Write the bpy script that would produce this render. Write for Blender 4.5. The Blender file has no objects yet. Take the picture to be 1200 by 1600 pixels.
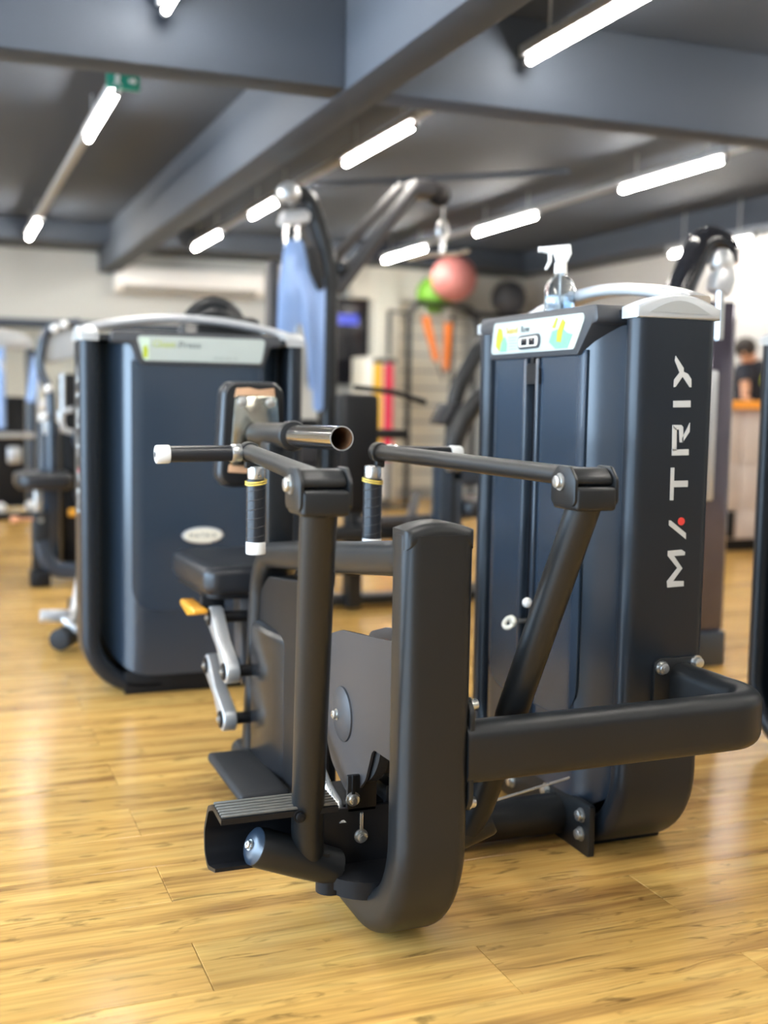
import bpy, bmesh, math, random
from mathutils import Vector, Matrix
random.seed(7)
PI = math.pi
scene = bpy.context.scene
COL = scene.collection

# ------------------------------------------------------------------ camera
def look(yaw, pitch, roll):
    y, p, r = (math.radians(a) for a in (yaw, pitch, roll))
    F = Vector((math.sin(y)*math.cos(p), math.cos(y)*math.cos(p), -math.sin(p)))
    R = F.cross(Vector((0, 0, 1))).normalized(); U = R.cross(F)
    R2 = R*math.cos(r)+U*math.sin(r); U2 = -R*math.sin(r)+U*math.cos(r)
    return Matrix((R2, U2, -F)).transposed().to_4x4()
cd = bpy.data.cameras.new('camera'); cam = bpy.data.objects.new('camera', cd); COL.objects.link(cam)
cam.matrix_world = Matrix.Translation((0, 0, 1.16)) @ look(21.3, 5.47, 0.97)
cd.sensor_fit = 'VERTICAL'; cd.sensor_height = 36; cd.lens = 1800/1600*36
cd.clip_start = 0.05; cd.clip_end = 100
cd.dof.use_dof = True; cd.dof.focus_distance = 2.55; cd.dof.aperture_fstop = 1.55
scene.camera = cam

# ------------------------------------------------------------------ world, exposure
w = bpy.data.worlds.new('world'); scene.world = w; w.use_nodes = True
bg = w.node_tree.nodes['Background']; bg.inputs[0].default_value = (0.55, 0.76, 1.0, 1); bg.inputs[1].default_value = 8.0
vs = scene.view_settings
vs.view_transform = 'Standard'; vs.look = 'None'; vs.gamma = 1; vs.use_curve_mapping = False
vs.exposure = 0.90
LED = 78.0          # emission strength of the tubes

def portal(loc, rot, sx, sy):      # marks a window opening for the renderer's sky sampling
    l = bpy.data.lights.new('window_portal', 'AREA'); l.shape = 'RECTANGLE'; l.size = sx; l.size_y = sy
    l.cycles.is_portal = True
    o = bpy.data.objects.new('window_portal', l); COL.objects.link(o); o.location = loc; o.rotation_euler = rot
portal((-3.9, 2.0, 1.45), (0, -PI/2, 0), 2.3, 9.0)

# ------------------------------------------------------------------ materials
MATS = {}
def mat(name, col, rough=0.5, metal=0.0, bump=0.0, bscale=300, var=0.0, vscale=8, coat=0.0, trans=0.0, ior=1.45, emit=None, estr=0, spec=0.5, alpha=1):
    if name in MATS: return MATS[name]
    m = bpy.data.materials.new(name); m.use_nodes = True; nt = m.node_tree; N = nt.nodes; L = nt.links
    b = N['Principled BSDF']
    c4 = (*col, 1)
    b.inputs['Base Color'].default_value = c4; b.inputs['Roughness'].default_value = rough
    b.inputs['Metallic'].default_value = metal; b.inputs['IOR'].default_value = ior
    b.inputs['Specular IOR Level'].default_value = spec
    b.inputs['Coat Weight'].default_value = coat; b.inputs['Coat Roughness'].default_value = 0.1
    b.inputs['Transmission Weight'].default_value = trans
    b.inputs['Alpha'].default_value = alpha
    if emit: b.inputs['Emission Color'].default_value = (*emit, 1); b.inputs['Emission Strength'].default_value = estr
    tc = N.new('ShaderNodeTexCoord')
    if var > 0:
        n = N.new('ShaderNodeTexNoise'); n.inputs['Scale'].default_value = vscale; n.inputs['Detail'].default_value = 5
        L.new(tc.outputs['Object'], n.inputs['Vector'])
        mx = N.new('ShaderNodeMix'); mx.data_type = 'RGBA'
        mx.inputs['A'].default_value = tuple(x*(1-var) for x in col)+(1,); mx.inputs['B'].default_value = tuple(min(1, x*(1+var)) for x in col)+(1,)
        L.new(n.outputs['Fac'], mx.inputs['Factor']); L.new(mx.outputs['Result'], b.inputs['Base Color'])
        mr = N.new('ShaderNodeMapRange'); dr = min(0.06, var*0.25); mr.inputs['To Min'].default_value = max(0.02, rough-dr); mr.inputs['To Max'].default_value = min(1, rough+dr)
        L.new(n.outputs['Fac'], mr.inputs['Value']); L.new(mr.outputs['Result'], b.inputs['Roughness'])
    if bump > 0:
        n2 = N.new('ShaderNodeTexNoise'); n2.inputs['Scale'].default_value = bscale; n2.inputs['Detail'].default_value = 2
        L.new(tc.outputs['Object'], n2.inputs['Vector'])
        bp = N.new('ShaderNodeBump'); bp.inputs['Strength'].default_value = bump; bp.inputs['Distance'].default_value = 0.002
        L.new(n2.outputs['Fac'], bp.inputs['Height']); L.new(bp.outputs['Normal'], b.inputs['Normal'])
    MATS[name] = m
    return m
POWDER = mat('black powder coat', (0.0105, 0.0115, 0.0125), 0.37, bump=0.10, bscale=900, var=0.12, vscale=5)
SLABM = mat('charcoal slab paint', (0.009, 0.0135, 0.020), 0.34, bump=0.08, bscale=900, var=0.1)
SHROUD = mat('blue black plastic', (0.020, 0.032, 0.050), 0.28, spec=0.95, bump=0.03, bscale=700, var=0.05, vscale=3)
PANEL = mat('inset shroud plastic', (0.022, 0.036, 0.056), 0.24, spec=0.95, bump=0.03, bscale=700, var=0.05, vscale=2)
BLACKP = mat('black plastic', (0.007, 0.007, 0.008), 0.45, bump=0.1, bscale=500, var=0.2, spec=0.3)
SATIN = mat('satin black cover', (0.012, 0.012, 0.013), 0.24, var=0.1)
GLOSSB = mat('gloss black', (0.010, 0.010, 0.012), 0.12, coat=0.5)
RUBBER = mat('black rubber', (0.014, 0.014, 0.015), 0.62, bump=0.3, bscale=250, var=0.2)
VINYL = mat('black vinyl', (0.016, 0.017, 0.020), 0.30, bump=0.25, bscale=260, var=0.15)
GREYPL = mat('grey plate paint', (0.046, 0.043, 0.044), 0.45, bump=0.08, bscale=800, var=0.08)
DKGREY = mat('dark grey bezel', (0.045, 0.047, 0.052), 0.42, bump=0.05, var=0.1)
SILVER = mat('silver paint', (0.56, 0.57, 0.58), 0.30, metal=0.55, var=0.06)
CAPSIL = mat('satin silver cap', (0.46, 0.48, 0.49), 0.34, metal=0.25, var=0.05)
ALU = mat('cast aluminium', (0.52, 0.53, 0.53), 0.38, metal=0.7, bump=0.2, bscale=120, var=0.1)
CHROME = mat('chrome', (0.78, 0.78, 0.78), 0.10, metal=1.0, var=0.06, vscale=20)
WORNCHROME = mat('worn chrome plate', (0.60, 0.58, 0.50), 0.16, metal=1.0, var=0.35, vscale=14, bump=0.1, bscale=40)
STEEL = mat('zinc steel', (0.62, 0.62, 0.60), 0.28, metal=0.9, var=0.12, vscale=60)
RUST = mat('rusty tube inside', (0.16, 0.075, 0.030), 0.8, bump=0.4, bscale=120, var=0.5, vscale=30)
FOAM = mat('torn tan foam', (0.52, 0.30, 0.17), 0.85, bump=0.5, bscale=90, var=0.3, vscale=30)
WHITEP = mat('white plastic', (0.82, 0.81, 0.78), 0.35, var=0.08, vscale=40)
CREAM = mat('cream plastic', (0.78, 0.74, 0.62), 0.4, var=0.1)
BAND = mat('yellow rubber', (0.85, 0.62, 0.12), 0.5, var=0.1)
AMBER = mat('amber lever plastic', (0.80, 0.36, 0.03), 0.28, var=0.1, coat=0.4)
LETTER = mat('silver lettering', (0.52, 0.53, 0.52), 0.4, var=0.04)
REDDOT = mat('red print', (0.75, 0.06, 0.05), 0.4, var=0.05)
PLAC = mat('white placard print', (0.40, 0.44, 0.41), 0.4, var=0.04, vscale=20)
PYEL = mat('yellow print', (0.50, 0.36, 0.02), 0.4, var=0.1)
PLIME = mat('lime print', (0.38, 0.44, 0.02), 0.4, var=0.1)
PMINT = mat('mint print', (0.17, 0.38, 0.26), 0.4, var=0.2, vscale=60)
PGREY = mat('grey print', (0.07, 0.08, 0.08), 0.4, var=0.05)
PPALE = mat('pale grey print', (0.22, 0.24, 0.23), 0.4, var=0.05)
LENS = mat('smoked glossy top', (0.020, 0.024, 0.030), 0.10, coat=0.6)
CLOTH = mat('pale blue cloth', (0.50, 0.68, 0.80), 0.85, bump=0.6, bscale=200, var=0.1)
BLUEREFL = mat('pale blue with painted reflection', (0.30, 0.44, 0.74), 0.22, metal=0.2, var=0.08, vscale=2)  # blue of the reflected window put into the base colour
ACRYL = mat('smoked acrylic shield', (0.10, 0.09, 0.12), 0.07, metal=0.35, coat=0.6, var=0.5, vscale=3)
WALLM = mat('white wall paint', (0.47, 0.48, 0.46), 0.85, bump=0.1, bscale=60, var=0.04, vscale=1)
CREAMW = mat('cream wall paint', (0.80, 0.77, 0.66), 0.8, bump=0.1, bscale=60, var=0.05, vscale=1)
GREYW = mat('warm grey wall paint', (0.42, 0.41, 0.39), 0.85, bump=0.1, bscale=60, var=0.05, vscale=1)
CEILM = mat('dark slate ceiling paint', (0.040, 0.052, 0.074), 0.75, bump=0.2, bscale=40, var=0.12, vscale=1.2)
BEAMM = mat('dark slate beam paint', (0.044, 0.056, 0.076), 0.70, bump=0.2, bscale=40, var=0.10, vscale=1.2)
TRACK = mat('grey lamp housing', (0.30, 0.31, 0.32), 0.5, var=0.05)
JOINT = mat('dark floor joint', (0.10, 0.06, 0.03), 0.8, var=0.1)
ORANGE = mat('orange laminate', (0.80, 0.30, 0.03), 0.4, var=0.1, vscale=6)
BEIGE = mat('beige laminate', (0.52, 0.44, 0.39), 0.5, var=0.05)
SKIN = mat('skin', (0.52, 0.27, 0.16), 0.5, var=0.1)
SHIRT = mat('dark shirt', (0.022, 0.025, 0.035), 0.8, var=0.2, bump=0.3, bscale=80)
HAIR = mat('dark hair', (0.02, 0.014, 0.01), 0.6, var=0.3, bump=0.4, bscale=200)
LIMEPATCH = mat('lime patch', (0.62, 0.72, 0.05), 0.6, var=0.1)
PINKB = mat('pink ball vinyl', (0.42, 0.155, 0.14), 0.5, var=0.05)
GREENB = mat('green ball vinyl', (0.15, 0.36, 0.03), 0.5, var=0.05)
DARKB = mat('dark grey ball vinyl', (0.06, 0.06, 0.065), 0.5, var=0.08)
ORSTRAP = mat('orange webbing', (0.85, 0.22, 0.03), 0.7, bump=0.4, bscale=300, var=0.1)
YBAND = mat('yellow latex', (0.85, 0.50, 0.03), 0.5, var=0.08)
RBAND = mat('red latex', (0.72, 0.04, 0.09), 0.5, var=0.08)
SCREEN = mat('dark screen', (0.008, 0.008, 0.012), 0.15)
BLUELIT = mat('blue screen image', (0.03, 0.04, 0.2), 0.3, emit=(0.07, 0.09, 0.50), estr=0.7)
EXITM = mat('exit sign green', (0.02, 0.20, 0.14), 0.4, emit=(0.01, 0.12, 0.08), estr=0.2)
TUBEM = mat('led tube', (0.9, 0.9, 0.9), 0.4, emit=(1.0, 0.95, 0.87), estr=LED)
WATER = mat('clear liquid', (0.80, 0.92, 1.0), 0.02, trans=1.0, ior=1.33)
GLASS = mat('clear plastic', (0.93, 0.97, 1.0), 0.03, trans=1.0, ior=1.46)
WINGL = mat('window frame paint', (0.25, 0.25, 0.26), 0.5, var=0.05)

def wood(name, use_attr):
    m = bpy.data.materials.new(name); m.use_nodes = True; nt = m.node_tree; N = nt.nodes; L = nt.links
    b = N['Principled BSDF']
    if use_attr:
        at = N.new('ShaderNodeAttribute'); at.attribute_name = 'rnd'; rnd = at.outputs['Fac']
        geo = N.new('ShaderNodeNewGeometry'); pos = geo.outputs['Position']
    else:
        oi = N.new('ShaderNodeObjectInfo'); rnd = oi.outputs['Random']
        tc = N.new('ShaderNodeTexCoord'); pos = tc.outputs['Object']
    def math_(op, a, c):
        n = N.new('ShaderNodeMath'); n.operation = op
        for i, v in enumerate((a, c)):
            if isinstance(v, (int, float)): n.inputs[i].default_value = v
            else: L.new(v, n.inputs[i])
        return n.outputs[0]
    comb = N.new('ShaderNodeCombineXYZ'); L.new(math_('MULTIPLY', rnd, 71.0), comb.inputs[0]); L.new(math_('MULTIPLY', rnd, 37.0), comb.inputs[1])
    add = N.new('ShaderNodeVectorMath'); add.operation = 'ADD'; L.new(pos, add.inputs[0]); L.new(comb.outputs[0], add.inputs[1])
    def noise(sx, sy, detail, dist=0.0):
        mp = N.new('ShaderNodeVectorMath'); mp.operation = 'MULTIPLY'; mp.inputs[1].default_value = (sx, sy, 1); L.new(add.outputs[0], mp.inputs[0])
        n = N.new('ShaderNodeTexNoise'); n.inputs['Scale'].default_value = 1; n.inputs['Detail'].default_value = detail; n.inputs['Distortion'].default_value = dist
        L.new(mp.outputs[0], n.inputs['Vector']); return n.outputs['Fac']
    broad = noise(1.3, 17, 4, 0.5); fine = noise(4, 95, 3, 0.3); knot = noise(5.5, 24, 6, 1.6)
    r1 = N.new('ShaderNodeValToRGB'); e = r1.color_ramp.elements
    e[0].position = 0.27; e[0].color = (0.33, 0.165, 0.045, 1); e[1].position = 0.72; e[1].color = (0.77, 0.485, 0.145, 1)
    e2 = r1.color_ramp.elements.new(0.48); e2.color = (0.65, 0.37, 0.10, 1)
    L.new(broad, r1.inputs[0])
    r2 = N.new('ShaderNodeMapRange'); r2.inputs['From Min'].default_value = 0.3; r2.inputs['From Max'].default_value = 0.62; r2.inputs['To Min'].default_value = 0.80; r2.inputs['To Max'].default_value = 1.04; L.new(fine, r2.inputs['Value'])
    r3 = N.new('ShaderNodeMapRange'); r3.inputs['From Min'].default_value = 0.575; r3.inputs['From Max'].default_value = 0.70; r3.inputs['To Min'].default_value = 1.0; r3.inputs['To Max'].default_value = 0.50; L.new(knot, r3.inputs['Value'])
    tone = N.new('ShaderNodeMapRange'); tone.inputs['To Min'].default_value = 0.86; tone.inputs['To Max'].default_value = 1.08; L.new(rnd, tone.inputs['Value'])
    f = math_('MULTIPLY', math_('MULTIPLY', r2.outputs[0], r3.outputs[0]), tone.outputs[0])
    mx = N.new('ShaderNodeVectorMath'); mx.operation = 'SCALE'; L.new(r1.outputs[0], mx.inputs[0]); L.new(f, mx.inputs['Scale'])
    L.new(mx.outputs[0], b.inputs['Base Color'])
    rr = N.new('ShaderNodeMapRange'); rr.inputs['To Min'].default_value = 0.15; rr.inputs['To Max'].default_value = 0.30; L.new(fine, rr.inputs['Value']); L.new(rr.outputs[0], b.inputs['Roughness'])
    bp = N.new('ShaderNodeBump'); bp.inputs['Strength'].default_value = 0.06; bp.inputs['Distance'].default_value = 0.002; L.new(fine, bp.inputs['Height']); L.new(bp.outputs[0], b.inputs['Normal'])
    return m
WOODP = wood('honey oak laminate plank', False); WOODS = wood('honey oak laminate far planks', True)

# ------------------------------------------------------------------ mesh helpers
class MB:
    """collects shapes (world coordinates); build() links them as one mesh object"""
    def __init__(s, T=None): s.v = []; s.f = []; s.T = T
    def add(s, vs, fs):
        o = len(s.v); s.v += [Vector(v) for v in vs]; s.f += [tuple(i+o for i in f) for f in fs]; return s
    def bm(s, b):
        b.verts.ensure_lookup_table(); b.verts.index_update()
        s.add([v.co.copy() for v in b.verts], [[v.index for v in f.verts] for f in b.faces]); b.free(); return s
    def box(s, lo, hi, bev=0.0, seg=2):
        b = bmesh.new(); bmesh.ops.create_cube(b, size=1)
        for v in b.verts: v.co = Vector([lo[i]+(v.co[i]+.5)*(hi[i]-lo[i]) for i in range(3)])
        if bev > 0: bmesh.ops.bevel(b, geom=b.edges[:], offset=bev, segments=seg, affect='EDGES', profile=0.5)
        return s.bm(b)
    def prism(s, poly, axis, a, c, bev=0.0, seg=2):
        """2D polygon extruded along axis from a to c. axis x: poly=(y,z); y: (x,z); z: (x,y)"""
        def P(p, t): return {'x': (t, p[0], p[1]), 'y': (p[0], t, p[1]), 'z': (p[0], p[1], t)}[axis]
        b = bmesh.new(); v0 = [b.verts.new(P(p, a)) for p in poly]; v1 = [b.verts.new(P(p, c)) for p in poly]; n = len(poly)
        f0 = b.faces.new(v0); f1 = b.faces.new(v1[::-1])
        for i in range(n): b.faces.new((v0[i], v1[i], v1[(i+1) % n], v0[(i+1) % n]))
        bmesh.ops.recalc_face_normals(b, faces=b.faces[:])
        if bev > 0:
            es = list({e for f in (f0, f1) for e in f.edges}); bmesh.ops.bevel(b, geom=es, offset=bev, segments=seg, affect='EDGES', profile=0.5)
        return s.bm(b)
    def cyl(s, p0, p1, r0, r1=None, n=20, bev=0.0, cap=True):
        p0, p1 = Vector(p0), Vector(p1); r1 = r0 if r1 is None else r1
        prof = [(0, r0), (1, r1)]
        L = (p1-p0).length
        if bev > 0: prof = [(0, r0-bev), (bev*.3/L, r0-bev*.3), (bev/L, r0), (1-bev/L, r1), (1-bev*.3/L, r1-bev*.3), (1, r1-bev)]
        return s.lathe(p0, p1, prof, n, cap)
    def lathe(s, p0, p1, prof, n=24, cap=True):
        p0, p1 = Vector(p0), Vector(p1); d = (p1-p0); t = d.normalized()
        u = t.orthogonal().normalized(); w_ = t.cross(u)
        vs = []; fs = []
        for (k, r) in prof:
            for i in range(n):
                a = 2*PI*i/n; vs.append(p0+d*k+(u*math.cos(a)+w_*math.sin(a))*r)
        m = len(prof)
        for j in range(m-1):
            for i in range(n): fs.append((j*n+i, j*n+(i+1) % n, (j+1)*n+(i+1) % n, (j+1)*n+i))
        if cap: fs.append(tuple(range(n))[::-1]); fs.append(tuple((m-1)*n+i for i in range(n)))
        return s.add(vs, fs)
    def sphere(s, c, r, sc=(1, 1, 1), n=20):
        b = bmesh.new(); bmesh.ops.create_uvsphere(b, u_segments=n, v_segments=n*2//3, radius=r)
        for v in b.verts: v.co = Vector((v.co.x*sc[0], v.co.y*sc[1], v.co.z*sc[2]))+Vector(c)
        return s.bm(b)
    def sweep(s, path, prof, side, cap=True):
        """prof: list of (a,b): a along 'side' vector, b along normal = side x tangent. side constant, perpendicular to path plane"""
        path = [Vector(p) for p in path]; side = Vector(side).normalized(); n = len(prof); vs = []; fs = []
        for i, p in enumerate(path):
            t0 = (path[i]-path[i-1]).normalized() if i > 0 else None
            t1 = (path[i+1]-path[i]).normalized() if i < len(path)-1 else None
            t = (t0+t1).normalized() if t0 and t1 else (t0 or t1)
            k = 1/max(0.3, t.dot(t1)) if t0 and t1 else 1
            sd = (side - t*side.dot(t)).normalized(); nn = sd.cross(t)
            for (a, b_) in prof: vs.append(p+sd*a+nn*b_*k)
        for j in range(len(path)-1):
            for i in range(n): fs.append((j*n+i, j*n+(i+1) % n, (j+1)*n+(i+1) % n, (j+1)*n+i))
        if cap: fs.append(tuple(range(n))[::-1]); fs.append(tuple((len(path)-1)*n+i for i in range(n)))
        return s.add(vs, fs)
    def tube(s, path, r, n=16, cap=True):
        path = [Vector(p) for p in path]
        vs = []; fs = []; u = None
        for i, p in enumerate(path):
            t = (path[min(i+1, len(path)-1)]-path[max(i-1, 0)]).normalized()
            if u is None: u = t.orthogonal().normalized()
            u = (u-t*u.dot(t)).normalized(); w_ = t.cross(u)
            rr = r[i] if isinstance(r, (list, tuple)) else r
            for k in range(n):
                a = 2*PI*k/n; vs.append(p+(u*math.cos(a)+w_*math.sin(a))*rr)
        for j in range(len(path)-1):
            for k in range(n): fs.append((j*n+k, j*n+(k+1) % n, (j+1)*n+(k+1) % n, (j+1)*n+k))
        if cap: fs.append(tuple(range(n))[::-1]); fs.append(tuple((len(path)-1)*n+k for k in range(n)))
        return s.add(vs, fs)
    def build(s, name, m, parent=None, angle=38, smooth=True):
        me = bpy.data.meshes.new(name)
        vs = [s.T @ v for v in s.v] if s.T else s.v
        root = parent
        while root is not None and root.parent is not None: root = root.parent
        off = root.location if root is not None else Vector((0, 0, 0))
        if root is None:      # own origin at the base centre
            lo = Vector([min(v[i] for v in vs) for i in range(3)]); hi = Vector([max(v[i] for v in vs) for i in range(3)])
            off = Vector(((lo.x+hi.x)/2, (lo.y+hi.y)/2, lo.z))
        me.from_pydata([v-off for v in vs], [], s.f)
        b = bmesh.new(); b.from_mesh(me); bmesh.ops.recalc_face_normals(b, faces=b.faces[:]); b.to_mesh(me); b.free()
        me.materials.append(m)
        if smooth:
            for p in me.polygons: p.use_smooth = True
            me.set_sharp_from_angle(angle=math.radians(angle))
        o = bpy.data.objects.new(name, me); COL.objects.link(o)
        if parent is not None: o.parent = parent
        else: o.location = off
        return o
def thing(name, label, cat, loc, group=None):
    o = bpy.data.objects.new(name, None); COL.objects.link(o); o.location = loc; o.empty_display_size = 0.1
    o['label'] = label; o['category'] = cat
    if group: o['group'] = group
    return o
def tag(o, label, cat, group=None):
    o['label'] = label; o['category'] = cat
    if group: o['group'] = group
    return o
def struct(o, label=None):
    o['kind'] = 'structure'
    if label: o['label'] = label
    return o
def rrect(w_, h, r, n=6):
    """rounded rectangle profile centred at 0"""
    out = []
    for cx, cy, a0 in ((w_/2-r, h/2-r, 0), (-w_/2+r, h/2-r, 90), (-w_/2+r, -h/2+r, 180), (w_/2-r, -h/2+r, 270)):
        for i in range(n+1):
            a = math.radians(a0+90*i/n); out.append((cx+r*math.cos(a), cy+r*math.sin(a)))
    return out
def fillet(pts, rad, n=10):
    """polyline with rounded inner corners; rad: number or list per inner point"""
    pts = [Vector(p) for p in pts]; out = [pts[0]]
    for i in range(1, len(pts)-1):
        r = rad[i-1] if isinstance(rad, (list, tuple)) else rad
        a, b, c = pts[i-1], pts[i], pts[i+1]; d0 = (a-b).normalized(); d1 = (c-b).normalized()
        ang = d0.angle(d1); t = r/math.tan(ang/2); p0 = b+d0*t; cen = b+(d0+d1).normalized()*(r/math.sin(ang/2))
        v0 = p0-cen; tot = PI-ang; ax = v0.cross(b+d1*t-cen).normalized()
        for k in range(n+1): out.append(cen+Matrix.Rotation(tot*k/n, 3, ax) @ v0)
    out.append(pts[-1]); return out
def rpoly(pts, r, n=4):
    """closed 2D polygon with rounded corners"""
    out = []; N_ = len(pts)
    for i in range(N_):
        a, b, c = (Vector((*pts[(i+k-1) % N_], 0)) for k in range(3)); d0 = (a-b).normalized(); d1 = (c-b).normalized()
        rr = r[i] if isinstance(r, (list, tuple)) else r
        if rr <= 0: out.append((b.x, b.y)); continue
        ang = d0.angle(d1); t = min(rr/math.tan(ang/2), (a-b).length*.48, (c-b).length*.48); rr = t*math.tan(ang/2)
        cen = b+(d0+d1).normalized()*(rr/math.sin(ang/2)); v0 = b+d0*t-cen; ax = v0.cross(b+d1*t-cen).normalized()
        for k in range(n+1):
            q = cen+Matrix.Rotation((PI-ang)*k/n, 3, ax) @ v0; out.append((q.x, q.y))
    return out
def bolt(p, d, parent, r=0.011, h=0.010, m=None, name='bolt', T=None):
    p = Vector(p); d = Vector(d).normalized(); b = MB(T)
    b.cyl(p, p+d*0.003, r*1.35, n=18); b.cyl(p+d*0.003, p+d*(0.003+h), r, n=18, bev=r*0.2); b.cyl(p+d*(0.0025+h), p+d*(0.0045+h), r*0.45, n=6)
    return b.build(name, m or STEEL, parent)
def textmesh(txt, size, T, m, parent, name, align='LEFT', space=1.0, depth=0.0006):
    c = bpy.data.curves.new(name, 'FONT'); c.body = txt; c.size = size; c.align_x = align; c.space_character = space; c.extrude = depth; c.resolution_u = 2
    o = bpy.data.objects.new(name, c); COL.objects.link(o)
    dg = bpy.context.evaluated_depsgraph_get(); me0 = bpy.data.meshes.new_from_object(o.evaluated_get(dg))
    mb = MB(T); mb.add([v.co.copy() for v in me0.vertices], [list(p.vertices) for p in me0.polygons])
    bpy.data.objects.remove(o); bpy.data.curves.remove(c); bpy.data.meshes.remove(me0)
    return mb.build(name, m, parent, smooth=False)

# ------------------------------------------------------------------ room
FX0, FX1, FY0, FY1 = -4.0, 7.0, -3.5, 15.0
fl = struct(MB().box((FX0, FY0, -0.12), (FX1, FY1, -0.007)).build('floor', JOINT, smooth=False), 'honey coloured wood plank floor')
PW, PL = 0.2145, 1.094
def plank_cells():
    r0 = math.floor((FY0-2.136)/PW)
    for r in range(r0, int((FY1-2.136)/PW)):
        off = 0.491 if r % 2 == 0 else 1.062
        k0 = math.floor((FX0-off)/PL)
        for k in range(k0, int((FX1-off)/PL)+1):
            x0 = max(FX0, off+k*PL); x1 = min(FX1, off+(k+1)*PL); y0 = 2.136+r*PW
            if x1-x0 > 0.05: yield x0, x1, y0, y0+PW
R3 = look(21.3, 5.47, 0.97).to_3x3().transposed()
def in_view(x, y, m=0.12):
    q = R3 @ (Vector((x, y, 0))-Vector((0, 0, 1.16)))
    return q.z < -0.3 and abs(q.x/-q.z) < 600/1800+m and -800/1800-m < q.y/-q.z < 800/1800+m
near, far = [], []
for c in plank_cells():
    full = abs(c[1]-c[0]-PL) < 1e-6
    pts = [(c[0]+(c[1]-c[0])*a, c[2]+PW*b) for a in (0, .5, 1) for b in (0, 1)]
    (near if full and c[2] < 7.2 and any(in_view(*p) for p in pts) else far).append(c)
near.sort(key=lambda c: c[2]); far += near[290:]; near = near[:290]
pm = None
for c in near:
    if pm is None:
        b = MB(); b.box((-PL/2+.0006, -PW/2+.0006, -.006), (PL/2-.0006, PW/2-.0006, 0), 0.0012, 1)
        o = b.build('plank', WOODP, fl, smooth=False); pm = o.data
        for v in pm.vertices: v.co += fl.location
    else:
        o = bpy.data.objects.new('plank', pm); COL.objects.link(o); o.parent = fl
    o.location = Vector(((c[0]+c[1])/2, (c[2]+c[3])/2, 0))-fl.location
b = MB()
for c in far: b.box((c[0]+.0006, c[2]+.0006, -.006), (c[1]-.0006, c[3]-.0006, 0))
o = b.build('plank_field', WOODS, fl, smooth=False); o['kind'] = 'stuff'
at = o.data.attributes.new('rnd', 'FLOAT', 'FACE')
rv = [random.random() for _ in far]
for i in range(len(o.data.polygons)): at.data[i].value = rv[i//6]

CZ = 2.92
struct(MB().box((FX0, FY0, CZ), (FX1, FY1, CZ+.12)).build('ceiling', CEILM, smooth=False))
struct(MB().box((1.683, FY0, 2.50), (1.887, 12.98, CZ), .012).build('trim_1', BEAMM), 'dark ceiling beam running down the room')
struct(MB().box((FX0, 4.86, 2.505), (1.683, 5.06, CZ), .012).build('trim_2', BEAMM), 'dark cross beam under the ceiling')
struct(MB().box((1.887, 4.86, 2.505), (FX1, 5.06, CZ), .012).build('trim_3', BEAMM), 'dark cross beam under the ceiling')
struct(MB().box((FX0, 12.2, 2.72), (FX1, 12.98, CZ), .012).build('trim_4', BEAMM), 'dark ceiling bulkhead along the far wall')
# far wall: white bulkhead above an opening on the left, full height on the right
struct(MB().box((FX0, 13.0, 1.98), (3.9, 13.2, CZ)).box((3.9, 13.0, 0), (FX1, 13.2, CZ)).build('wall_far', WALLM, smooth=False))
struct(MB().box((FX0, 14.7, 0), (4.0, 14.9, CZ)).build('wall_recess', CREAMW, smooth=False), 'cream wall of the recess under the bulkhead')
struct(MB().box((FX1-.12, FY0, 0), (FX1, 13.0, CZ)).build('wall_right', GREYW, smooth=False))
def window_wall(name, axis, a, lo, hi, thick):
    m = MB()
    def bx(u0, u1, z0, z1):
        if axis == 'x': m.box((a, u0, z0), (a+thick, u1, z1))
        else: m.box((u0, a, z0), (u1, a+thick, z1))
    bx(lo, hi, 0, .3); bx(lo, hi, 2.6, CZ); return m, bx
m, bx = window_wall('wall_left', 'x', FX0, FY0, FY1, .1); bx(FY0, -2.5, .3, 2.6); bx(6.5, FY1, .3, 2.6); struct(m.build('wall_left', WALLM, smooth=False))
struct(MB().box((FX0, FY0, 0), (FX1, FY0+.1, CZ)).build('wall_back', GREYW, smooth=False))
for i, (ax, a, lo, hi, n) in enumerate((('x', FX0, -2.5, 6.5, 5),)):
    m = MB()
    for k in range(n+1):
        u = lo+(hi-lo)*k/n
        if ax == 'x': m.box((a+.02, u-.03, .3), (a+.08, u+.03, 2.6))
        else: m.box((u-.03, a+.02, .3), (u+.03, a+.08, 2.6))
    struct(m.build('window_%d' % (i+1), WINGL, smooth=False))
struct(MB().box((FX0, 12.985, 1.89), (3.9, 13.215, 1.98), .006).build('trim_9', BEAMM), 'dark edge strip under the white bulkhead')
struct(MB().box((6.45, FY0+.1, 2.68), (FX1-.12, 12.2, CZ), .012).build('trim_8', BEAMM), 'dark ceiling bulkhead along the right wall')
struct(MB().box((5.52, 6.25, 0), (5.90, 6.6, CZ), .01).build('trim_5', CREAMW), 'cream square pillar')
struct(MB().tube([(2.6, 8.7, 2.80), (4.2, 7.3, 2.80)], .022).build('trim_6', BEAMM), 'dark conduit under the ceiling')

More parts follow.
